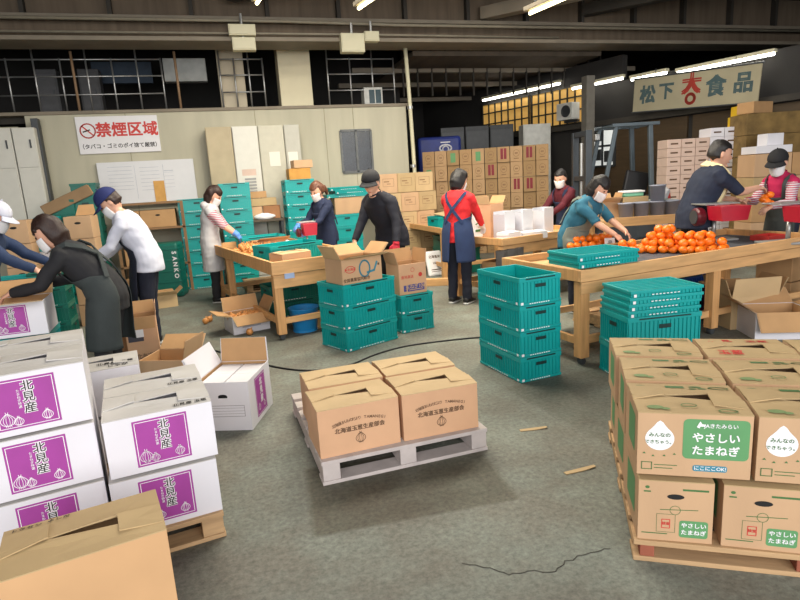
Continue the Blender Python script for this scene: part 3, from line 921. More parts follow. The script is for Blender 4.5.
def dark_patch(cx, cy, hw, hh, rot, amount, col=(.62, .58, .53)):
    """a soft-edged darker rectangle multiplied into the concrete colour"""
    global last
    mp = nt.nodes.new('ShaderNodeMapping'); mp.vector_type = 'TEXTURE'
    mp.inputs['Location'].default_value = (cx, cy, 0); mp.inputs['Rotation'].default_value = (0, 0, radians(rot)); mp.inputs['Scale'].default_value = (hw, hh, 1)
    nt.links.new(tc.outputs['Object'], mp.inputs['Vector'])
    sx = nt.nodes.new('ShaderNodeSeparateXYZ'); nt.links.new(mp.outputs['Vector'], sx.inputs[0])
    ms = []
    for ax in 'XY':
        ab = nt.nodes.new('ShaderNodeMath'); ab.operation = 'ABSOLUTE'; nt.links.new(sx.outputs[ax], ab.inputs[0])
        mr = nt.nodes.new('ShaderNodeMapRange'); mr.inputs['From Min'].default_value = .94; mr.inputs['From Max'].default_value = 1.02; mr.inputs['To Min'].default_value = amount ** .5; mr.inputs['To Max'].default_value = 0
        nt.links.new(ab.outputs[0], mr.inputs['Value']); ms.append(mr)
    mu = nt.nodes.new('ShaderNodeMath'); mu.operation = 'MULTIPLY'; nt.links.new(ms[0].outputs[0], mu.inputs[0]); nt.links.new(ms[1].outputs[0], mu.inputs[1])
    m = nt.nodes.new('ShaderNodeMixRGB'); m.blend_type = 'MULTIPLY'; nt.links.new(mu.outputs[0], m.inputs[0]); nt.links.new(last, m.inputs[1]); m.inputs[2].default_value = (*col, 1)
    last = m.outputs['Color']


dark_patch(.70, 2.56, .49, .32, -4, .95, (.60, .55, .48))  # brownish darker rectangle along the front of the centre pallet
dark_patch(-.2, 5.9, 1.0, .9, 12, .5)
dark_patch(2.3, 3.0, .5, .6, 6, .55)  # shadow of the free standing crate stack, painted into the floor colour
dark_patch(1.9, 4.7, .5, .8, 10, .4)  # shadow right of the crates by the onion table, painted in
dark_patch(-.6, 1.5, .6, .9, 14, .45)  # shadow in front of the near left pallet, painted into the concrete
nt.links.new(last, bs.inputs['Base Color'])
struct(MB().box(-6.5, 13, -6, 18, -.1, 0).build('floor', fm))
WALLM = M('wall_panel_cream', srgb(182, 177, 156), 0.75, 0.09, 1.6, 0.04, 30, stretch=(2.5, 1, .35))
CEILM = M('ceiling_dark', srgb(84, 74, 62), 0.85, 0.2, 1.5, stretch=(4, .5, 1))
BEAMM = M('beam_brown', srgb(104, 90, 74), 0.8, 0.2, 2.0, stretch=(5, 5, .4))
BEAMD = M('beam_dark', srgb(58, 54, 48), 0.8, 0.2, 3.0)
BEAML = M('flange_grey', srgb(132, 122, 106), 0.7, 0.12, 3.0)
DKWALL = M('dark_wall', srgb(46, 44, 42), 0.85, 0.25, 1.4)
SHUT = M('shutter_brown', srgb(74, 58, 38), 0.6, 0.15, 3, stretch=(1, 1, 8))
WY = 10.2; WT = 2.77
struct(MB().box(-2.74, 3.25, WY, WY + .15, 0, WT, .006).build('wall_back', WALLM))
struct(MB().box(-6.4, -2.86, WY + .04, WY + .16, 0, 2.62, .006).build('wall_back_left', WALLM))
struct(MB().box(-6.4, 3.3, WY - .02, WY + .22, WT, WT + .05, .006).build('trim_1', BEAML))
for x in (-.95, .1, 1.63, 1.72, 2.75):
    pass
sm = MB()
for x in (-1.35, .62, 1.78, 2.28): sm.box(x - .006, x + .006, WY - .004, WY, 0, WT)
struct(sm.build('trim_2', M('panel_seam', srgb(150, 144, 122), .8)))
struct(MB().box(-6.5, -6.35, -2, 17, 0, 4.6).build('wall_left', DKWALL))
struct(MB().box(-6.5, 13, 16.5, 16.65, 0, 4.6).build('wall_far', DKWALL))
struct(MB().box(-6.5, 13, -2.2, 16.65, 4.6, 4.75).build('ceiling', CEILM))
# right-hand wall, running obliquely
A16 = radians(16)
RU = Vector((-sin(A16), cos(A16), 0)); RN = Vector((-cos(A16), -sin(A16), 0)); R0 = Vector((7.7, 9.8, 0))
RMAT = Matrix((RU, RN, Vector((0, 0, 1)))).transposed().to_4x4(); RMAT.translation = R0   # local x along the wall (away), y into the room


def rbox(nm, x0, x1, y0, y1, z0, z1, mat, parent=None, bev=0.0):
    return MB().box(x0, x1, y0, y1, z0, z1, bev, None if parent else RMAT).build(nm, mat, parent)


struct(rbox('wall_right', -12, .25, -.15, 0, 0, 3.12, DKWALL))
struct(MB().box(12.85, 13, -2, 16.6, 0, 4.6).build('wall_outer', DKWALL))
s_ = rbox('door_1', -1.15, 1.0, 0, .05, 0, 2.3, SHUT); struct(s_)
s_ = rbox('door_2', -3.6, -1.25, 0, .05, 0, 2.3, SHUT); struct(s_)
struct(rbox('trim_3', -8, 7, 0, .14, 2.32, 2.42, BEAMD))
struct(rbox('wall_right_deep', .25, 7.2, -.15, 0, 0, 3.6, DKWALL))


def rthing(nm, label, cat, x, y, z, group=None):
    return thing(nm, label, cat, RMAT @ Vector((x, y, z)), A16 + pi / 2, group)   # local +y points into the room


# lit window wall of amber panes
AMB = M('amber_pane', srgb(198, 160, 92), .5, .08, 2, emit=srgb(214, 164, 84), es=0.28)
w = struct(bpy.data.objects.new('window_1', None)); COL.objects.link(w); w.location = RMAT @ Vector((0, 0, 0)); w.rotation_euler = (0, 0, A16 + pi / 2)
for i, (a, b) in enumerate(((1.15, 2.6), (2.7, 4.3))):
    MB().box(a, b, .01, .04, 2.45, 3.2).build('pane', AMB, w)
    f = MB()
    n = 7
    for k in range(n + 1):
        x = a + (b - a) * k / n; f.box(x - .012, x + .012, .03, .07, 2.45, 3.2)
    for z in (2.45, 2.72, 2.98, 3.2): f.box(a, b, .03, .075, z - .014, z + .014)
    f.build('window_frame', M('black_frame', (.02, .02, .018), .6), w)
# strip lamps along the right-hand wall
TUBE = M('lit_tube', (1, 1, 1), .4, .0, emit=(1.0, .97, .90), es=7.0)
for i, (a, b, z) in enumerate(((-2.62, -1.02, 3.0), (-.85, -.1, 3.04), (.05, 1.3, 3.10), (1.6, 4.1, 3.26))):
    o = rthing('strip_lamp', ['long white strip lamp above the right half of the hanging shop banner', 'short white strip lamp above the left end of the shop banner', 'white strip lamp left of the shop banner', 'farthest white strip lamp over the amber window panes'][i], 'lamp', (a + b) / 2, .22, z)
    L = (b - a) / 2
    MB().box(-L, L, -.05, .05, .05, .10, .004).build('housing', CREAM, o)
    MB().tube([(-L + .02, 0, .025), (L - .02, 0, .025)], .022, 10).build('lamp_tube', TUBE, o, True)
    MB().box(-.02, .02, -.2, -.05, .06, .09).build('bracket', STEELD, o)
# ceiling lamps
for i, (p0, p1, lab) in enumerate(((DP(232, 25, 6.6), DP(275, -4, 5.9), 'warm ceiling tube lamp at the top, leftmost of the three over the floor'), (DP(359, 11, 6.6), DP(392, -6, 5.9), 'warm ceiling tube lamp at the top, middle one of the three over the floor'), (DP(530, 16, 6.2), DP(594, -2, 5.4), 'long warm ceiling tube lamp at the top right, rightmost of the three over the floor'))):
    if i == 0: p0 = DP(257, 6, 6.6)
    p1.z = p0.z; mid = (p0 + p1) / 2; d = p1 - p0; L = d.length / 2
    o = thing('ceiling_lamp', lab, 'lamp', mid, atan2(d.y, d.x))
    MB().box(-L - .05, L + .05, -.05, .05, .055, .10, .006).build('housing', BEAML, o)
    MB().tube([(-L, 0, .028), (L, 0, .028)], .02, 10).build('lamp_tube', M('lit_tube_warm', (1, 1, 1), .4, 0, emit=(1.0, .84, .46), es=5.0), o, True)
    for sx in (-1, 1): MB().tube([(sx * L * .8, 0, .12), (sx * L * .8, 0, 4.6 - mid.z)], .012, 8).build('hanger_rod', STEELD, o)
    lt = bpy.data.lights.new('tube_light', 'AREA'); lt.shape = 'RECTANGLE'; lt.size = 2 * L; lt.size_y = .06; lt.energy = 26; lt.color = (1, .9, .68)
    lo = bpy.data.objects.new('tube_light', lt); COL.objects.link(lo); lo.location = (0, 0, -.01); lo.parent = o
# girder over the wall opening: web with stiffeners and two flanges
g = struct(MB().box(-6.3, 12.8, 9.86, 10.0, 3.74, 4.6).build('trim_5', BEAMM))
f = MB()
f.box(-6.3, 12.8, 9.6, 10.2, 3.70, 3.76, .006); f.box(-6.3, 12.8, 9.72, 9.9, 4.02, 4.08, .006)
struct(f.build('trim_6', BEAML))
f = MB()
for k in range(17): f.box(-5.8 + k * 1.12, -5.74 + k * 1.12, 9.74, 9.88, 4.05, 4.6)
struct(f.build('trim_7', BEAMD))
# cross beams under the roof
for k, y in enumerate((2.0, 6.9, 12.4)):
    struct(MB().box(-6.3, 12, y, y + .24, 4.28, 4.6, .01).build('trim_%d' % (8 + k), BEAMD))
for k, (a, b) in enumerate((((4.6, 9.8, 4.2), (8.2, 5.6, 4.2)), ((.4, 9.6, 4.35), (3.4, 5.8, 4.35)), ((6.6, 9.8, 4.3), (9.5, 6.6, 4.3)))):
    struct(MB().bar(a, b, .22, .2, .01).build('trim_%d' % (11 + k), BEAML if k == 0 else BEAMD))
# deep hall beyond the girder: dark lower roof and its cross rails
f = MB()
for y, z in ((11.4, 3.55), (12.8, 3.5), (14.4, 3.4)): f.box(2.6, 9, y, y + .12, z, z + .09)
struct(f.build('trim_14', BEAML))
f = MB()
for k in range(16): f.box(3.6 + k * .3, 3.63 + k * .3, 11.4, 11.44, 3.1, 4.4)
struct(f.build('trim_15', BEAMD))
struct(MB().box(3.45, 7.3, 10.25, 16.4, 3.62, 3.7).build('ceiling_lower', CEILM))
# gallery above the wall: floor slab, back wall, pillars
struct(MB().box(-6.3, 3.3, WY + .22, 13.6, 2.68, 2.77).build('trim_16', BEAMD))
struct(MB().box(-6.3, 4.2, 13.6, 13.7, 0, 4.6).build('wall_gallery', DKWALL))
PILL = M('pillar_grey', srgb(196, 184, 160), .8, .1, 2)
for nm, pa, pb, mt in (('trim_17', 222, 248, PILL), ('trim_18', 282, 314, M('pillar_cream', srgb(226, 216, 184), .8, .06, 2))):
    a = PV(pa, 108, 10.6); b = PV(pb, 108, 10.6)
    struct(MB().box(a.x, b.x, 10.6, 11.05, WT, 4.6, .01).build(nm, mt))
a, b = PV(162, 60, 10.9), PV(205, 60, 10.9)
struct(MB().box(a.x, b.x, 10.9, 11.1, 3.35, 3.72, .01).build('trim_19', M('grey_panel', srgb(170, 172, 168), .7)))
a, b = PV(90, 60, 11.6), PV(150, 60, 11.6)
struct(MB().box(a.x, b.x, 11.6, 11.7, 3.45, 3.8).build('trim_20', M('dusty_blue_panel', srgb(58, 70, 84), .8)))
for x0, x1, lab in ((-3.3, -.75, 'thin grey steel railing in the dark gallery above the no smoking sign'), (1.95, 3.15, 'thin grey steel railing in the gallery right of the cream pillar'), (.15, .85, 'short steel railing between the two gallery pillars')):
    r = thing('gallery_railing', lab, 'railing', ((x0 + x1) / 2, 10.5, WT + .05)); L = (x1 - x0) / 2
    n = max(3, int(L * 2 / .36))
    for k in range(n + 1):
        x = -L + 2 * L * k / n; MB().tube([(x, 0, 0), (x, 0, .82 if k % 2 else .95)], .014, 8).build('post', STEEL, r, True)
    for z in (.28, .55, .8): MB().tube([(-L, 0, z), (L, 0, z)], .012, 8).build('rail', STEEL, r, True)
for px, py0, lab in ((78, 62, 'slim rusty upright pipe left of the gallery railing middle'), (180, 60, 'tan upright pipe at the edge of the grey gallery panel')):
    a = PV(px, 100, 10.32); o = MB().tube([(a.x, 10.32, WT + .05), (a.x, 10.32, 3.7)], .02, 8).build('upright_pipe', M('rust_tan', srgb(140, 112, 84), .7), None, True); tag(o, lab, 'pipe')
# grey shapes standing in the gallery
for px, lab in ((50, 'dim grey cabinet standing far left in the dark gallery'), (92, 'dim dark machine column in the gallery above the sign')):
    a = PV(px, 90, 11.2)
    o = thing('gallery_cabinet', lab, 'cabinet', (a.x, 11.2, 2.77)); MB().box(-.16, .16, -.14, .14, 0, .82, .01).build('body', M('dim_grey', srgb(72, 72, 74), .7), o)
    MB().box(-.13, .13, -.152, -.14, .08, .74, .004).build('door', M('dim_grey2', srgb(84, 84, 86), .7), o); MB().box(.08, .10, -.17, -.15, .4, .5).build('handle', STEELD, o)
o = thing('window_booth', 'small white framed booth with dark panes in the gallery by the pipe', 'cabinet', (PV(374, 108, 10.5).x, 10.6, 2.82))
MB().box(-.17, .17, -.12, .12, 0, .32, .006).build('body', M('booth_white', srgb(190, 190, 184), .6), o)
for x in (-.03, .09): MB().box(x - .05, x + .05, -.126, -.118, .05, .28).build('pane', M('dark_pane', srgb(44, 66, 72), .2), o)
# end-of-wall pipe, conduits, boxes on the girder
o = thing('drain_pipe', 'tall pale vertical pipe at the right end of the cream wall', 'pipe', (3.28, 10.05, 0))
MB().tube([(.02, 0, 0), (.02, 0, 1.75), (.0, 0, 2.8), (-.03, 0, 3.7)], .035, 10).build('pipe', CREAM, o, True)
for z in (1.7, 2.7): MB().lathe([(.035, z), (.05, z), (.05, z + .05), (.035, z + .05)], 12).build('collar', STEEL, o)
o = tag(MB().tube([(-6, 9.66, 4.0), (1.2, 9.66, 4.0), (3.0, 9.66, 3.97), (12.4, 9.66, 3.97)], .025, 8).build('conduit', M('conduit_grey', srgb(140, 132, 114), .6), None, True), 'long upper grey conduit running across the roof girder', 'conduit')
o = tag(MB().tube([(-6, 9.66, 3.82), (2.4, 9.66, 3.82), (6, 9.66, 3.8)], .018, 8).build('conduit', M('conduit_grey', srgb(140, 132, 114)), None, True), 'lower thin grey conduit running across the roof girder', 'conduit')


def jbox(pa, pb, ya, yb, lab):
    a = PV(pa, yb, 9.5); b = PV(pb, ya, 9.5)
    o = thing('junction_box', lab, 'electrical box', ((a.x + b.x) / 2, 9.5, a.z)); W = (b.x - a.x) / 2; Hh = b.z - a.z
    MB().box(-W, W, 0, .15, 0, Hh, .006).build('body', CREAM, o); MB().box(-W + .015, W - .015, -.012, 0, .015, Hh - .015, .004).build('cover', CREAM, o)
    MB().tube([(0, .06, Hh), (0, .06, Hh + .16)], .02, 8).build('conduit_stub', STEEL, o)


jbox(229, 255, 24, 35, 'cream electrical box on the girder, upper of the left pair')
jbox(233, 255, 37, 50, 'cream electrical box on the girder, lower of the left pair')
jbox(342, 364, 33, 52, 'cream square electrical box on the girder right of centre')
jbox(365, 379, 31, 41, 'small tan electrical box beside the right cream one on the girder')
# signs on the wall
o = thing('no_smoking_sign', 'white no smoking sign board with red lettering on the cream wall', 'sign', (PV(119, 135, WY - .02).x, WY - .03, PV(119, 153, WY).z))
SW, SH = 1.17, .555
MB().box(-SW / 2, SW / 2, 0, .03, 0, SH, .003).build('board', M('sign_white', srgb(226, 224, 226), .5, .02), o)
P = Print((0, 0, 0), (1, 0, 0), (0, 0, 1), .001).text('禁煙区域', .13, SH * .61, .225, .05).ring(-.43, SH * .62, .105, .02).line([(-.50, SH * .62 + .07), (-.36, SH * .62 - .07)], .02)
ob('lettering', P.mesh('lettering', REDP), o)
P = Print((0, 0, 0), (1, 0, 0), (0, 0, 1), .001).text('（タバコ・ゴミのポイ捨て厳禁）', 0, SH * .19, .078, .03).rect(-.45, SH * .62, .11, .02, 0, .3)
ob('small_lettering', P.mesh('small_lettering', INK), o)
a, b = PV(96, 163, WY - .06), PV(198, 199, WY - .06)
o = thing('notice_board', 'large white notice board with faint schedule sheets on the cream wall', 'board', ((a.x + b.x) / 2, WY - .07, b.z)); W = (b.x - a.x) / 2; Hh = a.z - b.z
MB().box(-W, W, 0, .05, 0, Hh, .004).build('board', M('board_white', srgb(214, 214, 216), .45, .02), o)
P = Print((0, 0, 0), (1, 0, 0), (0, 0, 1), .001)
for k in range(7):
    P.rect(-W * .55, Hh * (.88 - k * .09), W * .5, .006); P.rect(W * .05, Hh * (.84 - k * .09), W * .4, .006)
    if k < 5: P.rect(W * .45, Hh * (.70 - k * .09), W * .2, .005)
P.rect(-W * .25, Hh * .5, .006, Hh * .8).rect(W * .34, Hh * .5, .006, Hh * .8).rect(W * .45, Hh * .74, .14, .012)
ob('ruled_print', P.mesh('ruled_print', M('pale_print', srgb(176, 180, 190), .6)), o)
tray = MB().box(-W, W, -.05, 0, -.02, 0).build('pen_tray', STEEL, o)
a, b = PV(153, 181, WY - .09), PV(167, 203, WY - .09)
o = tag(MB().box(a.x, b.x, WY - .082, WY - .075, b.z, a.z).build('paper_sheet', M('tan_paper', srgb(206, 156, 84), .7)), 'tan paper sheet hanging on the white notice board', 'paper')
# window in the wall
a, b = PV(340, 131, WY), PV(373, 171, WY)
w = struct(bpy.data.objects.new('window_2', None)); COL.objects.link(w); w.location = ((a.x + b.x) / 2, WY, b.z); W = (b.x - a.x) / 2; Hh = a.z - b.z
MB().box(-W, W, -.012, -.002, 0, Hh).build('pane', M('dark_glass', srgb(24, 30, 36), .22, .6, 7), w)
f = MB()
for x in (-W, 0, W): f.box(x - .018, x + .018, -.03, 0, 0, Hh)
for z in (0, Hh): f.box(-W, W, -.03, 0, z - .02, z + .02)
f.build('window_frame', M('frame_dull', srgb(96, 98, 98), .5), w)
# lockers along the wall
xs = [PV(204, 127, 9.8).x, PV(231, 127, 9.8).x, PV(257, 126, 9.8).x, PV(283, 125, 9.8).x, PV(299, 125, 9.8).x]
LM = [M('locker_rusty', srgb(176, 162, 132), .6, .14, 2.5), M('locker_white', srgb(208, 206, 196), .5, .03), M('locker_cream', srgb(188, 184, 166), .5, .05), M('locker_grey', srgb(178, 176, 164), .5, .04)]
for i in range(4):
    lab = ['tall rust stained cream locker against the wall, leftmost of the row', 'tall white locker with grey vent against the wall', 'tall cream locker third in the row against the wall', 'narrow grey cream locker at the right end of the row'][i]
    W = (xs[i + 1] - xs[i]) / 2 - .004
    o = thing('steel_locker', lab, 'locker', ((xs[i] + xs[i + 1]) / 2, 9.8, 0))
    MB().box(-W, W, .012, .38, 0, 2.48, .006).build('body', LM[i], o); d = MB().box(-W + .01, W - .01, -.004, .012, .08, 2.46, .003).build('door', LM[i], o)
    MB().box(W - .06, W - .04, -.02, -.004, 1.25, 1.37, .003).build('handle', STEELD, d)
    if i == 1:
        v = MB()
        for k in range(7): v.box(-W * .4, W * .5, -.012, -.003, 1.34 + k * .05, 1.37 + k * .05)
        v.build('vent', GREYP, d)
        ob('sticker', Print((0, -.004, 0), (1, 0, 0), (0, 0, 1), .001).rect(0, 1.76, .22, .10).mesh('sticker', PINKB), d)
for i, (pa, pb) in enumerate(((-18, 8), (9, 32))):
    a, b = PV(pa, 121, 9.8), PV(pb, 121, 9.8); W = (b.x - a.x) / 2
    o = thing('steel_locker', ['tall pale steel locker at the far left edge by the wall', 'tall pale two door steel locker left of the no smoking sign'][i], 'locker', ((a.x + b.x) / 2, 9.8, 0))
    MB().box(-W, W, .012, .36, 0, 2.56, .006).build('body', LM[1], o)
    for z0, z1 in ((.08, 1.98), (2.0, 2.54)):
        d = MB().box(-W + .01, W - .01, -.004, .012, z0, z1, .003).build('door', LM[1], o); MB().box(W - .08, W - .06, -.02, -.004, z0 + (z1 - z0) * .5, z0 + (z1 - z0) * .5 + .12, .003).build('handle', STEELD, d)
o = MB().box(PV(31, 120, 10).x, PV(38, 120, 10).x, 9.95, 10.1, 0, 2.7, .004).build('trim_21', STEELD); struct(o)
# stuck notices on the lockers
for i, (pa, pb, ya, yb, lab) in enumerate(((269, 281, 152, 166, 'white notice sheet on the cream third locker'), (288, 299, 152, 168, 'white notice sheet on the narrow end locker'))):
    a, b = PV(pa, ya, 9.79), PV(pb, yb, 9.79)
    o = tag(MB().box(a.x, b.x, 9.788, 9.795, b.z, a.z).build('paper_sheet', M('paper_white', srgb(222, 218, 206), .7, .02)), lab, 'paper')
# hanging shop banner
o = thing('shop_banner', 'long cloth shop banner with dark green and red characters over brown shutters', 'banner', RMAT @ Vector((-1.36, .35, 2.40)), A16 - pi / 2)
o.rotation_euler = (0, radians(3.2), A16 - pi / 2)
BW, BH = 2.22, .58
MB().box(-BW / 2, BW / 2, 0, .02, 0, BH, .002).build('cloth', M('banner_cloth', srgb(160, 152, 126), .85, .08, 2), o)
P = Print((0, 0, 0), (1, 0, 0), (0, 0, 1), .002)
DG = M('banner_green', srgb(66, 86, 88), .8)
P.text('松', -.82, .27, .32, .07).text('下', -.46, .30, .29, .07).text('食', .42, .29, .34, .07).text('品', .86, .30, .32, .07)
ob('lettering', P.mesh('lettering', DG), o)
P = Print((0, 0, 0), (1, 0, 0), (0, 0, 1), .002).text('大', 0, .37, .34, .10).ring(0, .15, .075, .05)
ob('emblem', P.mesh('emblem', M('banner_red', srgb(150, 44, 32), .8)), o)
MB().tube([(-BW / 2 - .02, .01, BH), (BW / 2 + .02, .01, BH)], .018, 8).build('top_rod', STEELD, o); MB().tube([(-BW / 2 - .02, .01, 0), (BW / 2 + .02, .01, 0)], .015, 8).build('bottom_rod', STEELD, o)
for x in (-.7, .7): MB().tube([(x, .01, BH), (x, .01, .72)], .006, 6).build('hanging_wire', STEELD, o)
# air-conditioner on the right wall, pillar
o = rthing('condenser_unit', 'white air conditioner condenser with round fan under the amber panes', 'air conditioner', 1.42, .2, 2.52)
MB().box(-.21, .21, -.12, .12, 0, .34, .01).build('body', M('unit_white', srgb(206, 206, 200), .5), o)
f = MB(); f.lathe([(.0, .0), (.09, .0), (.10, .012), (.12, .012), (.12, 0)], 20, Matrix.Translation((-.05, .125, .17)) @ Matrix.Rotation(-pi / 2, 4, 'X')); f.build('fan_grille', STEELD, o)
MB().box(-.18, .18, -.2, -.08, -.05, -.003).build('bracket', STEELD, o)
a = G(588, 215, 0); p = DP(588, 110, 11.0)
struct(MB().box(p.x - .09, p.x + .09, p.y - .09, p.y + .09, 0, 3.2, .01).build('trim_22', M('pillar_dull', srgb(108, 104, 96), .8)))
# lit sorting office seen between pillar and forklift
o = rthing('lit_panel', 'bright lit window panel seen through the forklift frame', 'window', .62, .06, 1.52)
MB().box(-.28, .28, 0, .02, 0, .8).build('pane', M('lit_pane', srgb(214, 214, 210), .5, .05, emit=srgb(220, 224, 220), es=.4), o)
f = MB()
for x in (-.28, 0, .28): f.box(x - .02, x + .02, -.01, .04, 0, .8)
for z in (0, .4, .8): f.box(-.28, .28, -.01, .04, z - .02, z + .02)
f.build('frame', STEELD, o)
for k, (x, z) in enumerate(((-.16, .08), (.1, .12), (.12, .5))): MB().box(x - .1, x + .08, .03, .09, z, z + .22, .01).build('hung_box', STEELD, o)
# dark cupboards and blue sheet beyond the carton wall
p0, p1 = DP(440, 128, 12.6), DP(514, 124, 12.6)
for k in range(3):
    p = p0.lerp(p1, (k + .5) / 3)
    o = thing('dark_cupboard', 'dark steel cupboard behind the carton wall, %s from the left' % ORD[k], 'cupboard', (p.x, p.y, 0), radians(-14))
    MB().box(-.26, .26, 0, .4, 0, 2.55, .008).build('body', M('cupboard_dark', srgb(52, 54, 56), .5), o)
    MB().box(-.24, .24, -.015, 0, .1, 2.45, .004).build('door', M('cupboard_door', srgb(66, 68, 70), .5), o); MB().box(.17, .19, -.035, -.015, 1.2, 1.4).build('handle', STEEL, o)
p = DP(537, 124, 12.4)
o = thing('white_cabinet', 'tall white cabinet behind the right end of the carton wall', 'cabinet', (p.x, p.y, 0), radians(-14)); MB().box(-.3, .3, 0, .4, 0, 2.5, .008).build('body', M('cab_white', srgb(205, 205, 198), .5), o); MB().box(-.28, .28, -.015, 0, .1, 2.45, .004).build('door', M('cab_white', (1, 1, 1)), o); MB().box(.2, .22, -.035, -.015, 1.2, 1.4).build('handle', STEEL, o)
p = DP(440, 152, 11.9)
bm_ = MB()
o = thing('tarp_bundle', 'blue tarpaulin covered load behind the carton wall', 'tarpaulin', (p.x, p.y, 0), radians(-14))
tb = MB(); tb.box(-.45, .45, 0, .5, 0, 2.32, .06); tb.build('cover', NAVYT, o)
ob('white_mark', Print((.12, 0, 0), (1, 0, 0), (0, 0, 1), .002).ring(0, 2.08, .12, .03, 20, .07).ring(0, 2.06, .06, .025).rect(0, 2.2, .2, .02).mesh('white_mark', WHITEP), o)


# ================================================================ CENTRE PALLET
pl = pallet('pale grey low pallet under the four kraft onion cartons in the middle of the floor', G(318, 462, .13).xy.to_3d() + Vector((.46, .53, 0)), 2, .93, 1.06, .13, PALG, nm='shipping_pallet')
P0 = Vector((.285, 2.72, .13))
CW, CD, CHh = .435, .31, .262
for i, (x, y, rz, lab) in enumerate(((.235, .175, 3.5, 'front left kraft onion carton on the grey pallet, facing the camera with an onion drawing'), (.695, .19, 1.0, 'front right kraft onion carton on the grey pallet, facing the camera with an onion drawing'),
                                     (.245, .515, 2.5, 'back left kraft onion carton on the grey pallet, behind the printed front one'), (.70, .53, 2.0, 'back right kraft onion carton on the grey pallet, half hidden behind the printed front one'))):
    carton(lab, P0 + Vector((x, y, 0)), rz, CW, CD, CHh, 'kraft onion cartons on the grey pallet', HOK, mat=M('kraft_board_pink', srgb(206, 162, 126), .75, .06, 5), flapmat=KRAFT3)

# ================================================================ LEFT: white cartons with purple labels
BW_, BD_, BH_ = .42, .30, .25
rz = 9.0; a = radians(rz); U = Vector((cos(a), sin(a), 0)); V = Vector((-sin(a), cos(a), 0))
c0 = Vector((-.169, 2.45, .12))
pc = c0 - U * .50 + V * .56; pc.z = 0
pallet('wooden pallet under the white purple-label cartons', pc, rz, 1.0, 1.15, .12, WOODP, nm='wooden_pallet')
base = c0 - U * (BW_ / 2) + V * (BD_ / 2 + .005)
WK = dict(mat=WHITEB, flapmat=GREYB, inside=KRAFTD)
GRPP = 'white cartons with purple onion labels'
for k in range(2):
    for j in range(2):
        n_ = '%s purple-label white carton in the right hand stack, %s' % (('lower', 'upper')[k], ('front row', 'back row')[j])
        carton(n_, base + V * j * (BD_ + .008) + Vector((0, 0, k * (BH_ + .012))) + U * (.012 * k), rz, BW_, BD_, BH_, GRPP, PUR + (PURTOP if k == 1 else []), **WK)
ra = 12.0; a2 = radians(ra); U_ = Vector((cos(a2), sin(a2), 0)); V_ = Vector((-sin(a2), cos(a2), 0))
baseA = Vector((-.612, 2.45, .12)) - U_ * (BW_ / 2) + V_ * (.325 / 2)
for k in range(3):
    for j in range(2):
        n_ = '%s purple-label white carton in the tall left stack, %s' % (('lowest', 'middle', 'topmost')[k], ('front row', 'back row')[j])
        carton(n_, baseA + V_ * j * .333 + Vector((0, 0, k * (BH_ + .006))), ra, BW_, .325, BH_ - .004, GRPP, PUR, **WK)
p = base - U * .24 + V * (2.25 * BD_)
for k in range(2):
    carton(['white carton behind the tall stack, lower one under the stencilled carton', 'small white carton with black stencil on its lid behind the two purple stacks'][k], p + V * .12 + Vector((0, 0, k * .264)), rz, .40, .30, .25, GRPP, [('stencil', 'sm', lambda w, d, h: FFLAP(w, d, h).text('北見産 玉葱', w * .22, d * .24, .034, .04).text('じゃが', w * .25, d * .10, .034, .04).mesh('stencil', INK))], **WK)
# big plain kraft carton in the near left corner
carton('large plain kraft carton in the near left corner, closest to the camera', corner((-.297, 1.785, 0), 12.5, .455, .29, 'fr'), 12.5, .455, .29, .472, None,
       [('stencil', 'brn', lambda w, d, h: BFLAP(w, d, h).text('トクセン', -w * .36, d * .36, .022, .03).text('よしだ', -w * .16, d * .38, .022, .03).mesh('stencil', INK))], mat=M('kraft_board_near', srgb(200, 158, 114), .75, .06, 4), flapmat=KRAFT2)

# ================================================================ RIGHT PALLET: green-label onion cartons
RA = radians(-31.5); RUu = Vector((cos(RA), sin(RA), 0)); RVv = Vector((-sin(RA), cos(RA), 0))
rp = G(633, 560)
pl = pallet('wooden pallet with red blocks under the green-label onion cartons', rp + RUu * .58 + RVv * .56, -31.5, 1.16, 1.12, .09, WOODP, REDW)
gl, gw, gh = .385, .305, .252
GG = 'kraft onion cartons with green labels'
KG = dict(mat=KRAFT, flapmat=KRAFT2)
colw = ['left', 'second', 'third', 'fourth']
for i in range(3):      # bottom row, narrow ends to the front
    for j in range(2):
        P = rp + RUu * (.140 + i * .300) + RVv * (.205 + j * .40) + Vector((0, 0, .09))
        carton('kraft green-label carton in the bottom layer of the right pallet, %s, %s row' % (('leftmost', 'second from left', 'third from left')[i], ('front', 'second')[j]), P, -31.5 + (1.5, -1, .5)[i], .262, gl, gh, GG, GRE + GRSIDE, **KG)
for i in range(3):
    P = rp + RUu * (.140 + i * .300) + RVv * .95 + Vector((0, 0, .09))
    carton('kraft green-label carton in the bottom layer of the right pallet, rearmost row, %s' % ('left', 'middle', 'right')[i], P, -31.5, .262, gw - .05, gh, GG, GRSIDE, **KG)
for j in range(3):      # top layer
    for i in range(3):
        if j == 2 and i == 2: pass
        P = rp + RUu * (.196 + i * .405 + (.0, .0, -.012)[j]) + RVv * (.175 + j * .345) + Vector((0, 0, .09 + gh + .016))
        carton('kraft green-label carton on top of the right pallet, %s row, %s' % (('front', 'middle', 'back')[j], ('leftmost', 'second from the left', 'third from the left')[i]), P, -31.5 + (1.2, -.8, .8)[(i + j) % 3], gl, gw, gh, GG,
               GRN + GRSIDE + (REDTOP if (i == 1 and j == 2) else GRTOP), **KG)

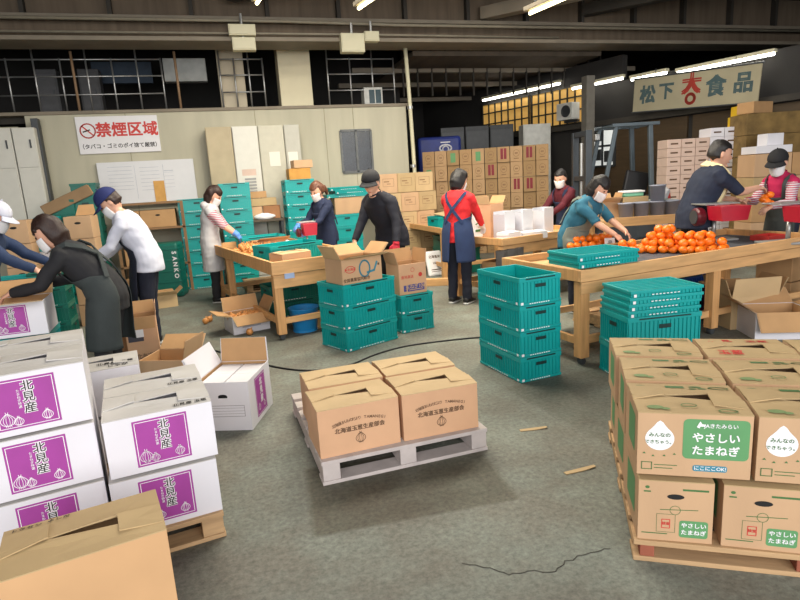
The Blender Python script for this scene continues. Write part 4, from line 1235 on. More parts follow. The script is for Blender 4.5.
# ================================================================ CRATE STACKS ON THE FLOOR
cc = G(521, 384); rz = 6.4
for k in range(4):
    crate('open teal crate in the free standing stack left of the table, %s' % ('lowest', 'second from the floor', 'third from the floor', 'topmost and empty')[k], corner((cc.x, cc.y, k * .19), rz, .36, .575, 'fl'), rz, 'teal crates in the free standing stack', .36, .575, .205 if k == 3 else .19)
cl = G(348, 353); rz = 24; wl, dl = .60, .42
for k in range(3):
    crate('teal crate under the printed open carton in front of the onion table, %s' % ('lowest', 'middle', 'topmost')[k], corner((cl.x, cl.y, k * .205), rz, wl, dl, 'fl'), rz, 'teal crates in front of the onion table', wl, dl, .205)
top = corner((cl.x, cl.y, .615), rz, wl, dl, 'fl')
LOGO = [('logo_print', 'lg', lambda w, d, h: FRONT(w, d, h).ring(w * .06, h * .52, w * .13, .016, 20, h * .32).line([(w * .12, h * .35), (w * .30, h * .40), (w * .38, h * .72)], .02).mesh('logo_print', TEALP)),
        ('lettering', 'lgr', lambda w, d, h: FRONT(w, d, h).ring(-w * .30, h * .56, .05, .006, 18, .03).text('JA北海道', -w * .30, h * .56, .030, .03).mesh('lettering', REDP)),
        ('small_print', 'lgb', lambda w, d, h: FRONT(w, d, h).text('全国農業協同組合', -w * .15, h * .14, .036, .04).rect(w * .42, h * .62, .02, .02).mesh('small_print', BROWNINK))]
tu, tv = Vector((cos(radians(rz)), sin(radians(rz)), 0)), Vector((-sin(radians(rz)), cos(radians(rz)), 0))
carton('open kraft carton with a teal and red logo on top of the crate stack', top - tu * .06 - tv * .06, rz - 3, .43, .29, .23, None, LOGO, mat=KRAFT, top='open', up=(14, 40, 62, 46), flapmat=KRAFT3)
c2 = G(403, 334); rz2 = 12
for k in range(2):
    crate('teal crate in the short stack under the blue-stamped carton, %s' % ('lower', 'upper')[k], corner((c2.x, c2.y, k * .19), rz2, .37, .5, 'fl'), rz2, 'teal crates in the short stack', .37, .5, .19)
STAMP = [('blue_stamp', 'bst', lambda w, d, h: FRONT(w, d, h).rect(w * .10, h * .20, w * .62, h * .22).rect(-w * .3, h * .20, w * .1, h * .2).mesh('blue_stamp', BLUEP)),
         ('lettering', 'bstl', lambda w, d, h: raised(FRONT(w, d, h)).text('玉ねぎ10kg', w * .10, h * .23, .05, .03).line([(-w * .15, h * .14), (w * .36, h * .14)], .008).mesh('lettering', KRAFT)),
         ('red_print', 'bstr', lambda w, d, h: FRONT(w, d, h).text('産地直送', -w * .2, h * .56, .035, .02).disc(w * .28, h * .60, .022).ring(w * .0, h * .78, .02, .004).mesh('red_print', REDP))]
p = corner((c2.x, c2.y, .38), rz2, .37, .5, 'fl')
carton('tall kraft carton with a blue stamp and open top on the short crate stack', p + Vector((-.0, -.08, 0)), rz2, .31, .27, .31, None, STAMP, mat=M('kraft_board_pink', (1, 1, 1)), top='open', up=(None, 80, 75, 84))
# stack of crates with folded crates on top, in front of the big table
cr = Vector((2.53, 3.22, 0)); rz = -7
for k in range(2):
    crate('tall teal crate under the folded crates in front of the big table, %s' % ('lower', 'upper')[k], corner((cr.x, cr.y, k * .24), rz, .56, .385, 'fl'), rz, 'teal crates under the folded pile', .56, .385, .24)
for k in range(4):
    folded('folded teal crate on the stack before the big table, %s' % ('lowest of four', 'second of four from below', 'third of four from below', 'topmost of four')[k], corner((cr.x + .004 * k, cr.y - .003 * k, (.48 + .047 * k)), rz + (0, .8, -.6, .5)[k], .55, .38, 'fl'), rz + (0, .8, -.6, .5)[k], 'folded teal crates on the stack before the big table', .55, .38, .047)


# ================================================================ TABLES
def table(label, loc, rz, L, D, H, lip=.09, deck=None, legs=None, nm='work_table', mid=True, board=.09, casters=True):
    """bin-topped work table: local origin at the front left corner of the rim"""
    r = thing(nm, label, 'table', loc, radians(rz))
    z1 = H; z0 = H - lip
    MB().box(0, L, 0, .035, z0, z1, .004).build('front_rail', WOOD, r); MB().box(0, L, D - .035, D, z0, z1, .004).build('back_rail', WOOD, r)
    MB().box(0, .035, .035, D - .035, z0, z1, .004).build('side_rail', WOODX, r); MB().box(L - .035, L, .035, D - .035, z0, z1, .004).build('side_rail', WOODX, r)
    n = max(3, int(D / .18)); b = MB()
    for k in range(n): b.box(.035, L - .035, .035 + (D - .07) * k / n + .002, .035 + (D - .07) * (k + 1) / n - .002, z0 - .0 + .005, z0 + .025)
    b.build('table_top', deck or WOOD, r)
    zb = z0 - .005
    MB().box(.012, L - .012, .008, .034, zb - board, zb, .003).build('apron_board', WOOD, r); MB().box(.012, L - .012, D - .034, D - .008, zb - board, zb, .003).build('apron_board', WOOD, r)
    for x, y in legs or ((.05, .06), (L - .05, .06), (.05, D - .06), (L - .05, D - .06)):
        lg = MB().box(x - .042, x + .042, y - .042, y + .042, .06 if casters else 0, zb, .004).build('leg', WOODX, r)
        if casters:
            MB().lathe([(.0, -.022), (.026, -.022), (.03, -.012), (.03, .012), (.026, .022), (0, .022)], 14, Matrix.Translation((x, y, .03)) @ Matrix.Rotation(pi / 2, 4, 'X')).build('caster', STEELD, lg)
    if mid:
        MB().box(.05, L - .05, .05, .085, .16, .22, .003).build('stretcher', WOOD, r); MB().box(.05, L - .05, D - .085, D - .05, .16, .22, .003).build('stretcher', WOOD, r)
        MB().box(.03, .065, .1, D - .1, .16, .22, .003).build('stretcher', WOODX, r)
    return r


# big right-hand table
TZ = .755; T0 = Vector((2.47, 3.68, 0)); TA = 8.0; TL, TD = 2.98, 1.03
ta = radians(TA); TU = Vector((cos(ta), sin(ta), 0)); TV = Vector((-sin(ta), cos(ta), 0))
table('big pine work table with tangerines, scales and a black mat', T0, TA, TL, TD, TZ, legs=((.06, .06), (.06, TD - .06), (1.52, .06), (1.52, TD - .06), (TL - .06, .06), (TL - .06, TD - .06)))
tz = TZ - .065
TP = lambda x, y, z=0: T0 + TU * x + TV * y + Vector((0, 0, tz + z))
m = MB().box(.55, 2.9, .06, .96, 0, .008).build('rubber_mat', MATB, None); m.location = TP(0, 0, .001); m.rotation_euler = (0, 0, ta); tag(m, 'dark grey rubber mat spread over the big table under the tangerines', 'mat')
for k in range(2):
    folded('folded teal crate lying on the near left corner of the big table, %s' % ('lower', 'upper')[k], TP(.325, .235, .067 + .053 * k), TA - 3 - 2 * k, 'folded crates on the big table corner', .58, .40, .053)
tang = fruit_mesh(.041)
sp_ = pile(-.12, .12, 0, .21, .19, 0, 4, .040, 3, .4) + pile(.13, -.03, 0, .25, .17, 0, 3, .040, 5, .4)
ctr = G(677, 247, tz + .06)
def onto(spots, ctr, rz, zz):
    c, s = cos(radians(rz)), sin(radians(rz)); return [(ctr.x + x * c - y * s, ctr.y + x * s + y * c, zz + z) for x, y, z in spots]
heap('tangerine', tang, 'orange tangerine in the big heap in the middle of the big table', 'tangerine', 'tangerines in the big heap', onto(sp_, ctr, -24, tz + .009))
ctr = G(625, 249, tz + .05)
heap('tangerine', tang, 'orange tangerine in the small cluster by the white tag on the big table', 'tangerine', 'tangerines in the small cluster', onto(pile(0, 0, 0, .15, .10, 0, 2, .04, 5), ctr, -20, tz + .009))
ctr = G(588, 243, tz + .05)
heap('tangerine', tang, 'orange tangerine in front of the woman in the teal sweater', 'tangerine', 'tangerines before the woman in teal', onto(pile(0, 0, 0, .28, .12, 0, 2, .04, 6), ctr, 0, tz + .006))
p = G(610, 246, tz + .03)
o = thing('price_tag', 'small white card standing between the two small tangerine clusters', 'card', (p.x, p.y, tz + .009), radians(-20)); MB().slab([(-.05, 0, 0), (.05, 0, 0), (.05, .02, .10), (-.05, .02, .10)], .003).build('card', WHITEP, o)
ob('lettering', Print((0, 0, .05), (1, 0, 0), (0, .2, 1), .002).text('品', 0, .0, .05, .03).mesh('lettering', INK), o)


def scale(label, loc, rz, s=1.0, fl=1):
    r = thing('weighing_scale', label, 'scale', loc, radians(rz))
    MB().box(-.24 * s, .20 * s, -.15 * s, .15 * s, 0, .022, .006).build('base_plate', GREYP, r)
    MB().tube([(0, 0, .02), (0, 0, .24)], .022 * s, 12).build('column', STEEL, r, True)
    b = MB()
    b.slab([(-.17 * s, -.12 * s, .36), (.17 * s, -.12 * s, .36), (.14 * s, -.12 * s, .22), (-.14 * s, -.12 * s, .22)], -.24 * s)
    b.build('housing', RED, r)
    MB().box(-.20 * s, .20 * s, -.14 * s, .14 * s, .365, .38, .006).build('weighing_tray', STEEL, r)
    d = MB().lathe([(.0, -.05), (.085, -.05), (.10, -.03), (.10, .03), (.085, .05), (0, .05)], 20, Matrix.Translation((-.20 * s * fl, -.02, .25)) @ Matrix.Rotation(pi / 2, 4, 'Y') @ Matrix.Scale(s, 4)).build('dial_drum', REDD, r)
    MB().lathe([(.0, 0), (.075, 0), (.075, -.006), (0, -.006)], 20, Matrix.Translation((-.252 * s * fl, -.02, .25)) @ Matrix.Rotation(pi / 2, 4, 'Y') @ Matrix.Scale(s, 4)).build('dial_face', STEELD, d)
    ob('maker_mark', Print((0, -.121 * s, .31), (1, 0, 0), (0, 0, 1)).rect(.02, .0, .05, .012).rect(.02, -.05, .03, .01).mesh('maker_mark', WHITEP), r)
    return r


p = G(717, 240, tz + .01); scale('red weighing scale on a silver column, in front of the man with the towel', (p.x - .02, p.y + .03, tz + .009), -12, .92)
p = G(783, 243, tz + .01); p1 = p
scale('red weighing scale nearer the right edge, in front of the woman in pink', (p.x + .03, p.y - .02, tz + .009), -14, .95, -1)
p = G(797, 236, tz + .05)
o = thing('produce_tray', 'shallow red tray on the big table between the two scales', 'tray', (p.x - .12, p.y + .20, tz + .009), radians(4)); t_ = MB(); t_.box(-.13, .13, -.10, .10, 0, .008); [t_.box(*b) for b in ((-.13, .13, -.10, -.09, .008, .05), (-.13, .13, .09, .10, .008, .05), (-.13, -.12, -.09, .09, .008, .05), (.12, .13, -.09, .09, .008, .05))]; t_.build('body', REDP, o)

# onion table left of centre
CZ = .795; C0 = Vector((.345, 5.62, 0)); CA = 13.0; CLn, CDp = 1.02, 2.75
ca = radians(CA); CU = Vector((cos(ca), sin(ca), 0)); CV = Vector((-sin(ca), cos(ca), 0))
table('pine onion sorting table with high board sides in the middle', C0, CA, CLn, CDp, CZ, lip=.13, legs=((.06, .07), (.06, 2.0), (CLn - .06, .07), (CLn - .06, 2.0), (.06, CDp - .06), (CLn - .06, CDp - .06)), board=.13)
cz = CZ - .105
CP = lambda x, y, z=0: C0 + CU * x + CV * y + Vector((0, 0, cz + z))
crate('teal crate laid on the onion table behind the small kraft box', CP(.43, .74, .004), CA + 12, None, .66, .40, .20)
carton('small flat kraft carton resting on the front edge of the onion table', CP(.30, .30, .004), CA + 12, .34, .26, .15, None, [], mat=KRAFT, flapmat=KRAFT3)
on = onion_mesh()
heap('onion', on, 'brown onion heaped on the far half of the sorting table', 'onion', 'onions on the far half of the table', [tuple(CP(.33 + x, 1.65 + y, z + .004)) for x, y, z in pile(0, 0, 0, .24, .58, 0, 2, .038, 9)])
heap('onion', on, 'brown onion on the near right part of the sorting table', 'onion', 'onions on the near part of the table', [tuple(CP(.80 + x, .30 + y, z + .004)) for x, y, z in pile(0, 0, 0, .15, .2, 0, 2, .038, 4)])
heap('onion', on, 'brown onion along the left rim of the sorting table', 'onion', 'onions along the left rim', [tuple(CP(.09 + (i % 2) * .07, .95 + i * .11, .04)) for i in range(5)])
carton('open kraft carton lying on the far side of the sorting table', CP(.60, 2.0, .004), CA + 5, .42, .24, .15, None, [], mat=KRAFT, top='open', up=(20, None, None, -30))
crate('teal crate at the far end of the onion sorting table', CP(.62, 2.45, .004), CA, None, .60, .36, .17)
p = CP(.87, 1.30, .004); scale('red weighing scale with grey tray on the onion table', (p.x, p.y, p.z), 8, .52)
for i, (x, y) in enumerate(((.58, 1.22), (.70, 1.16))):
    o = thing('plastic_bag', ['crumpled clear white plastic bag on the onion table, left one', 'crumpled clear white plastic bag on the onion table, beside the red scale'][i], 'bag', CP(x, y, .004))
    b = MB(); b.sphere((0, 0, .09), (.07, .05, .09), 14, 10)
    for v in b.bm.verts: v.co += v.co.normalized() * .03 * noise.noise(v.co * 18 + Vector((i, 0, 0))); v.co.z = max(0, v.co.z)
    b.build('film', M('plastic_film', srgb(206, 208, 212), .25, .08, 10), o, True)
MBx = MB().box(-.05, .05, -.004, .004, -.025, .025); o = MBx.build('tape_label', M('label_blue', srgb(150, 170, 206), .5), None); pp = C0 + CU * .17 - CV * .006 + Vector((0, 0, CZ - .15)); o.location = pp; o.rotation_euler = (0, 0, ca); tag(o, 'pale blue tape label on the front board of the onion table', 'label')
# things under the onion table
p = G(302, 330, .06)
o = thing('wash_basin', 'bright blue plastic basin under the onion table', 'basin', (p.x + .06, p.y + .22, 0))
MB().lathe([(0, .01), (.11, .0), (.125, .02), (.155, .24), (.17, .25), (.16, .255), (.148, .24), (.115, .03), (0, .025)], 24).build('bowl', BLUE, o, True)
MB().lathe([(.11, 0), (.13, 0), (.13, .022), (.11, .022)], 20).build('foot_ring', BLUE, o)
for k in range(2): crate('deep green crate on the floor under the onion table, %s' % ('lower', 'upper')[k], C0 + CU * .55 + CV * 1.2 + Vector((0, 0, .19 * k)), CA, 'green crates under the onion table', .60, .40, .19, TEALG)
carton('flat kraft carton on the floor under the near end of the onion table', C0 + CU * .62 + CV * .42, CA + 10, .44, .34, .12, None, [], mat=KRAFTD)

# middle bench with white folders
B0 = Vector((2.92, 5.86, 0)); BA = 16; ba = radians(BA); BU = Vector((cos(ba), sin(ba), 0)); BV = Vector((-sin(ba), cos(ba), 0)); bz = .70
table('pine bench with white file boxes behind the big table', B0, BA, 1.5, .95, .78, lip=.08, casters=False, board=.11)
BP = lambda x, y, z=0: B0 + BU * x + BV * y + Vector((0, 0, bz + .027 + z))
for i, (px0, px1, yt) in enumerate(((494, 514, 200), (509, 529, 199), (534, 555, 198))):
    a = G(px0, 229, bz + .05); q = a
    o = thing('file_box', 'white upright file box on the pine bench, %s from the left' % ORD[i], 'file box', BP(.36 + i * .27 + (.07 if i == 2 else 0), .36 - .02 * i), radians(24), 'white file boxes on the bench')
    b = MB(); W, Dd, Hh = .095, .085, .33
    b.slab([(-W, -Dd, 0), (W, -Dd, 0), (W, -Dd, Hh), (-W, -Dd, Hh)], .004); b.slab([(-W, Dd, 0), (W, Dd, 0), (W, Dd, Hh), (-W, Dd, Hh)], .004)
    b.slab([(W, -Dd, 0), (W, Dd, 0), (W, Dd, Hh), (W, -Dd, Hh)], .004); b.slab([(-W, -Dd, 0), (W, -Dd, 0), (W, Dd, 0), (-W, Dd, 0)], .004)
    b.build('case', M('file_white', srgb(222, 222, 228), .5, .02), o); MB().box(-W - .004, -W, -Dd, Dd, 0, Hh * .9).build('side_flap', M('file_white2', srgb(196, 196, 204), .5, .02), o)
for i, (x, y, w, d, n, rz, lab) in enumerate(((.22, .14, .24, .17, 9, 10, 'low stack of white paper sheets at the near corner of the bench'), (.55, .12, .34, .20, 7, -12, 'white paper stack in the middle of the bench front'), (.80, .2, .22, .16, 4, 5, 'thin white paper stack right of the others on the bench'))):
    o = thing('paper_stack', lab, 'paper', BP(x, y), radians(BA + rz)); b = MB()
    for k in range(n): b.box(-w / 2 + .004 * (k % 3), w / 2 + .003 * (k % 2), -d / 2, d / 2, k * .012, k * .012 + .0105)
    b.build('sheets', WHITEP, o)
carton('tall narrow kraft carton with open flap behind the white file boxes', BP(.42, .68), BA + 10, .26, .22, .42, None, [], mat=M('kraft_board_pink', (1, 1, 1)), top='open', up=(None, 70, 80, 58), flapmat=KRAFT3)
o = thing('rice_bag', 'white paper sack with green and black stripe standing behind the woman in red', 'sack', BP(.24, .72), radians(20))
b = MB(); b.box(-.09, .09, -.05, .05, 0, .34, .03)
for v in b.bm.verts:
    if v.co.z > .25: v.co.y *= .4; v.co.x *= .8
b.build('sack', WHITEP, o); ob('stripe', Print((0, -.05, 0), (1, 0, 0), (0, 0, 1), .002).rect(0, .10, .16, .03).rect(0, .20, .16, .015, 0, .3).mesh('stripe', GREEND), o)
o = thing('apron_bundle', 'dark grey cloth bundle hanging from the corner of the pine bench', 'cloth', B0 + BU * .06 - BV * .04 + Vector((0, 0, .67)), ba)
b = MB(); b.box(-.20, .20, -.05, .05, -.26, 0, .04)
b.bm.free(); b = MB(); bmesh.ops.create_grid(b.bm, x_segments=16, y_segments=10, size=1)
for v in b.bm.verts:
    x, y = v.co.x, v.co.y; v.co = Vector((x * .21 * (1 - .10 * (y < -.5)), -.035 * cos(x * 1.4) - .012 * sin(x * 9), y * .13 - .13 - .03 * (1 - x * x) * (y < 0)))
r_ = bmesh.ops.solidify(b.bm, geom=b.bm.faces[:], thickness=.02); b.build('cloth', cloth('bundle_grey', srgb(120, 116, 114)), o, True)
# goods below the pine bench
for k in range(3): carton('brown carton on the floor below the pine bench corner, %s' % ('lowest', 'middle', 'topmost')[k], B0 + BU * .30 + BV * .32 + Vector((0, 0, .16 * k)), BA + 4 * k, .40, .34, .155, 'brown cartons below the pine bench', [], mat=KRAFTD, top='flat')
# left bench with the teal crate, behind
D0 = Vector((3.0, 8.0, 0)); DA = 2
table('long pine bench with a teal crate behind the man in black', D0, DA, 1.0, 1.9, .76, lip=.08, casters=False)
crate('teal crate on the pine bench left of the woman in red', D0 + Vector((.30, .5, .71)), 8, None, .55, .36, .20)
o = tag(MB().slab([(-.2, -.14, 0), (.2, -.16, .02), (.22, .14, .06), (-.18, .15, .03)], .004).build('cardboard_sheet', KRAFT3, None), 'loose kraft sheet lying across the teal crate on the pine bench', 'cardboard'); o.location = D0 + Vector((.30, .5, .915)); o.rotation_euler = (0, 0, .3)
for k in range(3): crate('dark green crate under the pine bench behind the woman in red, %s' % ('lowest', 'middle', 'topmost')[k], D0 + Vector((.42, .5, .0 + .2 * k)), 4, 'green crates under the pine bench', .60, .5, .2, TEALG, False)
p = G(437, 276)
o = thing('rice_bag', 'white printed paper sack leaning against the green crates on the floor', 'sack', (p.x + .0, p.y + .0, 0), radians(8)); o.rotation_euler = (radians(-18), 0, radians(8))
MB().box(-.14, .14, -.03, .03, .0, .40, .028).build('sack', WHITEP, o); ob('lettering', Print((0, -.03, 0), (1, 0, 0), (0, 0, 1), .002).text('北海道米', 0, .30, .05, .03).text('10kg', 0, .2, .05, .02).rect(0, .1, .18, .012).rect(0, .07, .18, .008).mesh('lettering', BROWNINK), o)
MB().box(-.5, .5, -.04, .04, 0, .09, .004)
o = tag(MB().box(-.55, .55, -.05, .05, 0, .10, .004).build('timber_beam', WOOD, None), 'pine timber beam on the floor behind the woman in red', 'timber'); p = G(452, 286); o.location = (p.x, p.y + .1, 0); o.rotation_euler = (0, 0, radians(-22))


# ================================================================ OPEN BOXES ON THE FLOOR
q = G(253, 430); rz = -21
WP = [('handle_hole', 'wph', lambda w, d, h: FRONT(w, d, h).disc(0, h * .70, .030, .012).rect(0, h * .70 - .006, .06, .012).mesh('handle_hole', DARK)),
      ('small_print', 'wps', lambda w, d, h: FRONT(w, d, h).frame(0, h * .40, w * .78, h * .22, .003).line([(-w * .39, h * .46), (w * .39, h * .46)], .002).line([(-w * .39, h * .40), (w * .39, h * .40)], .002).line([(-w * .39, h * .345), (w * .39, h * .345)], .002).mesh('small_print', M('grey_ink', srgb(140, 132, 140), .7))),
      ('label_panel', 'wpp', lambda w, d, h: RIGHT(w, d, h).rect(.0, h * .5, d * .46, h * .80).mesh('label_panel', PURPLE)),
      ('label_drawing', 'wpd', lambda w, d, h: raised(RIGHT(w, d, h)).frame(.0, h * .5, d * .42, h * .74, .003).vtext('北見産', .01, h * .74, .055, .06).onion(-.05, h * .26, .02, .002).onion(.05, h * .24, .018, .002).mesh('label_drawing', WHITEP))]
wb = corner((q.x, q.y, 0), rz, .34, .44, 'fr')
wbox = carton('open white carton with a purple side label and raised flaps, two cartons packed inside', wb, rz, .34, .44, .33, None, WP, mat=WHITEB, top='open', up=(None, 82, 66, None), inside=KRAFTD)
for ch in wbox.children:
    if ch.name.startswith('flap') and abs(ch.data.vertices[0].co.x - ch.data.vertices[1].co.x) < .01:
        for k in ch.children:
            k.data = k.data.copy(); k.data.materials.clear(); k.data.materials.append(WHITEB)
U2 = Vector((cos(radians(rz)), sin(radians(rz)), 0)); V2 = Vector((-sin(radians(rz)), cos(radians(rz)), 0))
for k in range(2): carton('small white carton packed inside the open white carton, %s' % ('left one', 'right one')[k], wb + U2 * (-.08 + .16 * k) + Vector((0, 0, .006)), rz, .152, .41, .30, 'small cartons inside the open white carton', [], mat=WHITEB, top='flat')
p = G(192, 385)
carton('open kraft carton with a raised flap, half hidden between the white cartons', Vector((p.x - .15, p.y + .22, 0)), -24, .38, .32, .22, None, [], mat=KRAFT, top='open', up=(None, 40, None, 76))
q = G(236, 335); rz = 16
ob_ = corner((q.x - .02, q.y, 0), rz, .40, .32, 'fl') + Vector((.0, .0, 0))
carton('open white and kraft carton of onions on the floor beside the sorting table', ob_, rz, .40, .33, .20, None, [('small_print', 'obp', lambda w, d, h: FRONT(w, d, h).rect(.0, h * .5, w * .5, h * .4).mesh('small_print', M('grey_print', srgb(186, 186, 200), .6)))], mat=WHITEB, top='open', up=(-30, 75, 15, 60), flapmat=KRAFT3)
a_ = radians(rz)
heap('onion', onion_mesh(), 'brown onion inside the open floor carton beside the sorting table', 'onion', 'onions in the floor carton', [(ob_.x + x * cos(a_) - y * sin(a_), ob_.y + x * sin(a_) + y * cos(a_), .115 + z) for x, y, z in pile(0, 0, 0, .165, .12, 0, 1, .036, 8, .1)])
carton('kraft carton filler block under the onions in the floor carton', ob_ + Vector((0, 0, .006)), rz, .36, .29, .108, None, [], mat=KRAFTD, top='flat')
p = G(250, 333); q = G(214, 326)
for i, (x, y) in enumerate(((250, 335), (210, 322), (206, 324))):
    p = G(x, y); o = ob('onion', onion_mesh(), None, (p.x, p.y, .036)); o.rotation_euler = (.4, .5, i); tag(o, ['brown onion on the floor in front of the open onion carton', 'brown onion on the floor left of the open onion carton, nearer the carton', 'brown onion on the floor left of the open onion carton, farther out'][i], 'onion')
# flattened carton with a label pouch by the man in white
p = G(146, 374)
o = carton('tall kraft carton with a dark label pouch on the floor before the white sweatshirt', Vector((p.x + .0, p.y + .14, 0)), 6, .25, .22, .50, None,
           [('pouch', 'fp', lambda w, d, h: FRONT(w, d, h).rect(-.05, h * .70, .12, .13).mesh('pouch', M('pouch_dark', srgb(60, 60, 72), .5))), ('label_sheet', 'fl', lambda w, d, h: raised(FRONT(w, d, h)).rect(-.02, h * .72, .07, .08).mesh('label_sheet', WHITEP)),
            ('lettering', 'flt', lambda w, d, h: FRONT(w, d, h).text('北海道', 0, h * .30, .045, .02).text('玉葱', 0, h * .18, .045, .02).mesh('lettering', BROWNINK))], mat=M('kraft_board_pink', (1, 1, 1)), top='open', up=(-88, 70, 80, 86))
p = G(122, 372)
for k in range(2): carton('brown carton on the floor left of the tall labelled carton, %s' % ('lower', 'upper')[k], Vector((p.x - .02, p.y + .2, .17 * k)), 3, .24, .34, .165, 'brown cartons beside the tall labelled carton', [], mat=M('brown_board', srgb(160, 112, 74), .75, .1, 5), top='flat')
# packing stand of the woman in black: crates with an open purple-label carton on top
q = Vector((-1.245, 4.28, 0))
for k in range(3): crate('teal crate under the purple-label carton of the woman in black, %s' % ('lowest', 'middle', 'topmost')[k], corner((q.x, q.y, .208 * k), 4, .62, .40, 'fr'), 4, 'teal crates of the packing stand', .62, .40, .208)
carton('open white carton with a purple onion label, being packed by the woman in black', corner((q.x + .0, q.y + .02, .628), 4, .42, .32, 'fr'), 4, .42, .32, .235, None, PUR, mat=WHITEB, top='open', up=(8, 40, 30, None), flapmat=KRAFT3)
# right floor: open cartons beyond the right pallet
p = G(757, 346)
carton('open white and kraft carton on the floor behind the right pallet', Vector((p.x + .40, p.y + .20, 0)), -24, .46, .36, .24, None, [('handle_hole', 'rfh', lambda w, d, h: FRONT(w, d, h).disc(0, h * .7, .03, .012).mesh('handle_hole', DARK))], mat=WHITEB, top='open', up=(-60, 40, 35, 20), flapmat=KRAFT)
p = G(752, 330)
carton('tall open kraft carton on the floor under the right end of the big table', Vector((p.x + .1, p.y + .22, 0)), -12, .44, .36, .30, None, [('handle_hole', 'rfk', lambda w, d, h: FRONT(w, d, h).disc(0, h * .7, .03, .012).mesh('handle_hole', DARK))], mat=KRAFT3, top='open', up=(80, 20, 70, 60))
p = G(790, 310)
for k in range(2): carton('brown carton on the floor at the right edge under the table end, %s' % ('lower', 'upper')[k], Vector((p.x + .28, p.y + .3, .26 * k)), 10, .46, .36, .25, 'brown cartons under the table end', [], mat=KRAFTD, top='flat')
p = G(722, 322)
o = thing('cable_reel', 'dark red round reel standing on the floor under the big table', 'reel', (p.x + .02, p.y + .2, .17), radians(70))
for y in (-.06, .06): MB().lathe([(.05, -.008), (.165, -.008), (.17, 0), (.165, .008), (.05, .008)], 24, Matrix.Translation((0, y, 0)) @ Matrix.Rotation(pi / 2, 4, 'X')).build('flange', REDD, o)
MB().lathe([(.0, -.055), (.10, -.055), (.10, .055), (0, .055)], 20, Matrix.Rotation(pi / 2, 4, 'X')).build('wound_cable', STEELD, o)
MB().box(-.16, .16, -.10, .10, -.17, -.15).build('foot', STEELD, o)
p = TP(1.85, .75); p.z = 0
crate('dark blue crate on the floor under the middle of the big table, upper', Vector((p.x, p.y, .21)), TA, 'blue crates under the big table', .5, .36, .21, M('blue_crate', srgb(16, 52, 110), .45))
crate('dark blue crate on the floor under the middle of the big table, lower', Vector((p.x, p.y, 0)), TA, 'blue crates under the big table', .5, .36, .21, M('blue_crate', srgb(16, 52, 110), .45))
p = TP(1.32, .8); p.z = 0
pallet('wooden pallet lying on the floor under the big table beside the reel', p, TA, .8, .7, .12)
p = TP(2.2, .55); p.z = 0
o = tag(MB().slab([(-.35, -.25, .002), (.35, -.3, .002), (.32, .25, .01), (-.3, .3, .004)], .006).build('cardboard_sheet', KRAFT3, None), 'loose kraft cardboard sheet on the floor under the big table', 'cardboard'); o.location = (p.x + .2, p.y - .1, 0)

# ================================================================ BACKGROUND STACKS
def stack_crates(px, py, d, n, lab, grp, rz=0, w=.56, dd=.38, h=.2, mat=TEAL, z0=0.0, det=True):
    p = DP(px, py, d)
    for k in range(n):
        crate('%s, %s' % (lab, FT(k, n)), Vector((p.x, p.y, z0 + k * h)), rz + (.8 if k % 2 else -.5), grp, w, dd, h, mat, det)


stack_crates(200, 230, 9.15, 7, 'teal crate in the stack left behind the grey hoodie', 'teal crates behind the hoodie woman', 4)
stack_crates(236, 210, 8.95, 8, 'teal crate in the stack before the white locker', 'teal crates before the lockers', 2, w=.46)
stack_crates(299, 200, 9.2, 8, 'teal crate in the tall stack left of the navy apron', 'teal crates left of the navy woman', 3, w=.46)
stack_crates(344, 208, 9.6, 5, 'teal crate in the low stack below the wall window', 'teal crates between navy woman and man', 2, w=.5, det=False)
p = DP(345, 192, 9.6)
carton('kraft carton on the low teal stack below the wall window', Vector((p.x, p.y, 1.0)), 3, .46, .36, .27, None, [], mat=KRAFT, top='flat')
for k in range(3): folded('folded teal crate below the wall window, %s' % ('lowest', 'middle', 'topmost')[k], Vector((p.x + .12 * (k % 2), p.y, 1.274 + .056 * k)), 3 + 5 * k, 'folded crates below the wall window', .72, .40)
p = DP(205, 268, 9.15)
pl_ = pallet('wooden pallet standing on the floor right of the teal stack behind the onion table', Vector((PV(262, 272, 8.9).x + .1, 8.95, 0)), 4, .75, .55, .13)
# table with bags and cartons before the lockers
r = thing('trestle_table', 'dark trestle table piled with brown bags before the lockers', 'table', (.56, 9.55, 0), radians(1))
MB().box(-.28, .29, -.22, .22, .98, 1.02, .004).build('table_top', M('table_dark', srgb(86, 76, 64), .7), r)
for x in (-.25, .26):
    for y in (-.18, .18): MB().box(x - .02, x + .02, y - .02, y + .02, 0, .98).build('leg', STEELD, r)
for i, (x, z, w_, d_, h_, m_, lab) in enumerate(((-.15, 1.02, .24, .22, .20, KRAFT, 'kraft carton on the trestle table, left end'), (.13, 1.02, .26, .24, .20, M('brown_board', srgb(160, 112, 74), .75, .1, 5), 'brown carton on the trestle table, right end'), (-.08, 1.352, .28, .2, .10, KRAFTD, 'low brown carton topmost on the trestle table'), (-.0, 1.226, .40, .2, .12, KRAFT2, 'kraft carton lying across the trestle table cartons'))):
    carton(lab, (.56 + x, 9.53, z), (4, -6, 3, 8)[i], w_, d_, h_, None, [], mat=m_, top='flat')
o = thing('paper_bag', 'white crumpled bag at the front of the trestle table', 'bag', (.56, 9.37, 1.02)); b = MB(); b.sphere((0, 0, .04), (.16, .05, .05), 14, 10)
for v in b.bm.verts: v.co += v.co.normalized() * .03 * noise.noise(v.co * 14); v.co.z = max(0, v.co.z)
b.build('bag', WHITEP, o, True)
for i in range(2):
    p = DP(292 + i * 14, 169, 9.3)
carton('orange tan carton on top of the tall teal stack', DP(300, 190, 9.2).xy.to_3d() + Vector((.0, .02, 1.60)), 4, .34, .26, .17, None, [], mat=M('tan_orange', srgb(196, 142, 66), .7), top='flat')
